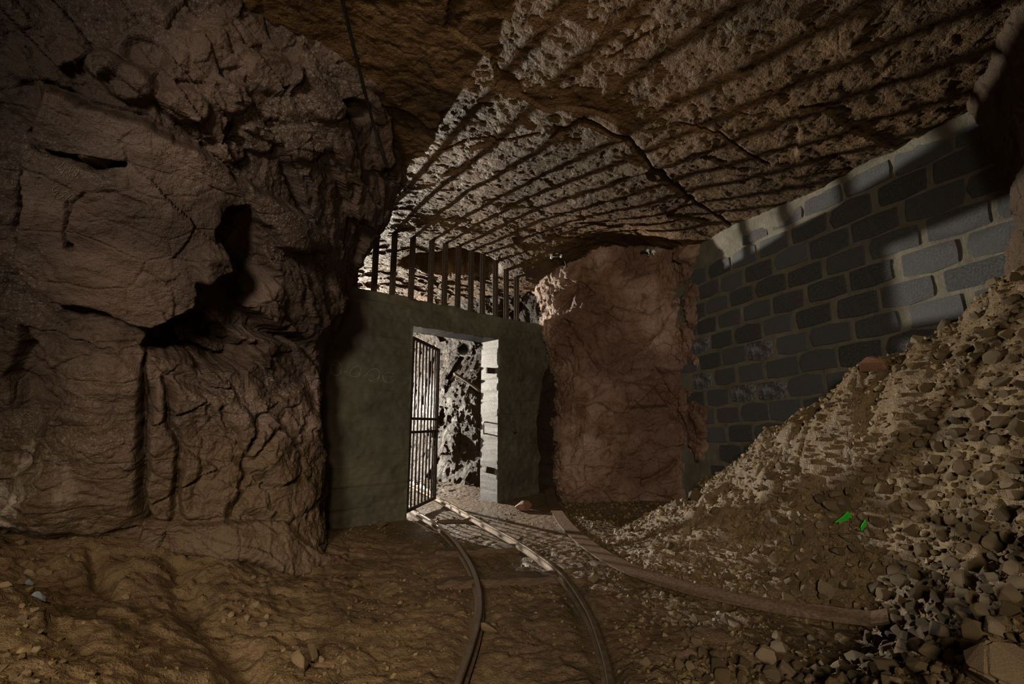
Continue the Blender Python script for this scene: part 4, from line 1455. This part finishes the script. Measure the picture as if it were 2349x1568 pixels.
for (a, b, s_, seed, mat, nm, lab, ax) in [
    (1120, 1450, 24, 421, 'rubble', 'floor_rock', 'fist-sized angular brown rock resting against the half-buried rail', (1, .7, .6)),
    (1203, 1170, 25, 423, 'red_stone', 'floor_rock', 'flat reddish rock leaning on the foot of the concrete wall', (1, .6, .5)),
    (815, 1203, 27, 425, 'rubble', 'floor_rock', 'long rounded boulder at the foot of the concrete wall beside the left rock', (1, .6, .5)),
    (876, 1208, 14, 427, 'gravel', 'floor_rock', 'dark round stone at the foot of the concrete wall', (1, .8, .7)),
    (1910, 1172, 20, 429, 'gravel', 'heap_rock', 'large rounded stone beside the green glass on the heap', (1, .9, .8)),
    (1892, 1366, 20, 431, 'gravel', 'heap_rock', 'tall pointed stone standing beside the flat iron strip', (.8, .7, 1)),
    (1600, 1145, 22, 433, 'gravel', 'heap_rock', 'pale rough rock on the toe of the heap near the red rock', (1, .7, .6)),
    (1760, 1515, 24, 435, 'rubble', 'heap_rock', 'big brown stone among the gravel in front of the flat iron strip', (1, .8, .7)),
    (2005, 850, 26, 437, 'red_stone', 'heap_rock', 'reddish rock stuck in the muddy crest of the heap', (1, .8, .7)),
    (2325, 1566, 62, 439, 'rubble', 'boulder', 'large angular boulder at the near foot of the heap', (1, .8, .6)),
    (2300, 1455, 26, 441, 'rubble', 'heap_rock', 'pale chunky rock just above the large boulder', (1, .8, .7))]:
    P = hit_ground(a, min(b, 1566))
    dz = np.linalg.norm(P - EYE)
    put_stone(nm, big_stone(seed, ax, M[mat]), P, s_ / F * dz, .2, (random.uniform(-.2, .2), random.uniform(-.2, .2), random.uniform(-.3, .3)), label=lab, cat='rock')
# grey-blue pieces in the rubble
for a, b, s_, lab in [(66, 1342, 8, 'small grey-blue flake among the rubble on the left bank'), (87, 1380, 13, 'curved grey-blue shard wedged among the rubble on the left bank')]:
    P = hit_ground(a, b)
    dz = np.linalg.norm(P - EYE)
    put_stone('grey_shard', big_stone(451 + int(s_), (1, .35, .6), M['bluegrey']), P, s_ / F * dz, .1, (.3, .8, 1.1), label=lab, cat='shard')

# green glass, foil, small white flake
def shard(px_pts, thick, mat, name, lab, lift):
    bm = bmesh.new()
    base = [Vector(hit_ground(a, b)) for a, b in px_pts]
    c = sum(base, Vector()) / len(base)
    d = (Vector(EYE) - c).normalized()
    # a tilted pane: each traced corner set at the depth of the shard's centre
    top = []
    for (a, b) in px_pts:
        rr = Vector(ray(a, b))
        t_ = (c - Vector(EYE)).dot(Vector((0, 1, .35))) / rr.dot(Vector((0, 1, .35)))
        top.append(Vector(EYE) + rr * t_ + d * lift)
    n_ = (top[1] - top[0]).cross(top[2] - top[0]).normalized()
    if n_.dot(d) < 0:
        n_ = -n_
    A = [bm.verts.new(p) for p in top]
    B = [bm.verts.new(p - n_ * thick) for p in top]
    bm.faces.new(A)
    bm.faces.new(B[::-1])
    for i in range(len(A)):
        j = (i + 1) % len(A)
        bm.faces.new((A[i], B[i], B[j], A[j]))
    bmesh.ops.recalc_face_normals(bm, faces=bm.faces[:])
    return bm_obj(name, bm, mat, False, label=lab, cat='glass shard')


shard([(1916, 1198), (1934, 1185), (1946, 1174), (1955, 1178), (1957, 1186), (1948, 1193), (1932, 1196)], .005, M['glass'], 'glass_shard', 'larger bright green glass shard beside the round stone on the heap', .03)
shard([(1986, 1192), (1989, 1198), (1982, 1216), (1977, 1217), (1976, 1208)], .005, M['glass'], 'glass_shard', 'narrow green glass shard stuck upright in the gravel', .03)
shard([(1645, 1402), (1650, 1401), (1651, 1408), (1647, 1414), (1644, 1410)], .003, M['porcelain'], 'white_flake', 'tiny white flake on the dirt below the flat iron strip', .01)
def foil(px, py, r, seed, lab):
    P = hit_ground(px, py)
    bm = bmesh.new()
    bmesh.ops.create_icosphere(bm, subdivisions=3, radius=r)
    rr = random.Random(seed)
    for v in bm.verts:
        v.co *= 1 + .25 * math.sin(v.co.x * 60 + seed) * math.sin(v.co.y * 70) + rr.uniform(-.10, .10)
        v.co += Vector(P) + Vector((0, 0, r * .7))
    return bm_obj('crumpled_foil', bm, M['foil'], False, label=lab, cat='litter')
foil(775, 1190, .06, 3, 'crumpled silvery wrapper in the corner between left rock and concrete wall')
foil(787, 1201, .035, 5, 'small crumpled silvery scrap beside the long boulder')
# plank edge behind the crest of the heap
a_, b_ = onplane(1838, 972, BP + BN * .2, BN), onplane(1905, 938, BP + BN * .2, BN)
bm = bmesh.new()
ax = (b_ - a_) / np.linalg.norm(b_ - a_)
ay = np.cross(up_, ax)
ay /= np.linalg.norm(ay)
box_bm(bm, (a_ + b_) / 2 - up_ * .01, ax, ay, np.cross(ax, ay), np.linalg.norm(b_ - a_) + .5, .12, .022, .003)
bm_obj('plank', bm, M['wood'], False, label='dark plank lying along the block wall behind the crest of the heap', cat='plank')
for me in small_t:
    bpy.data.meshes.remove(me)
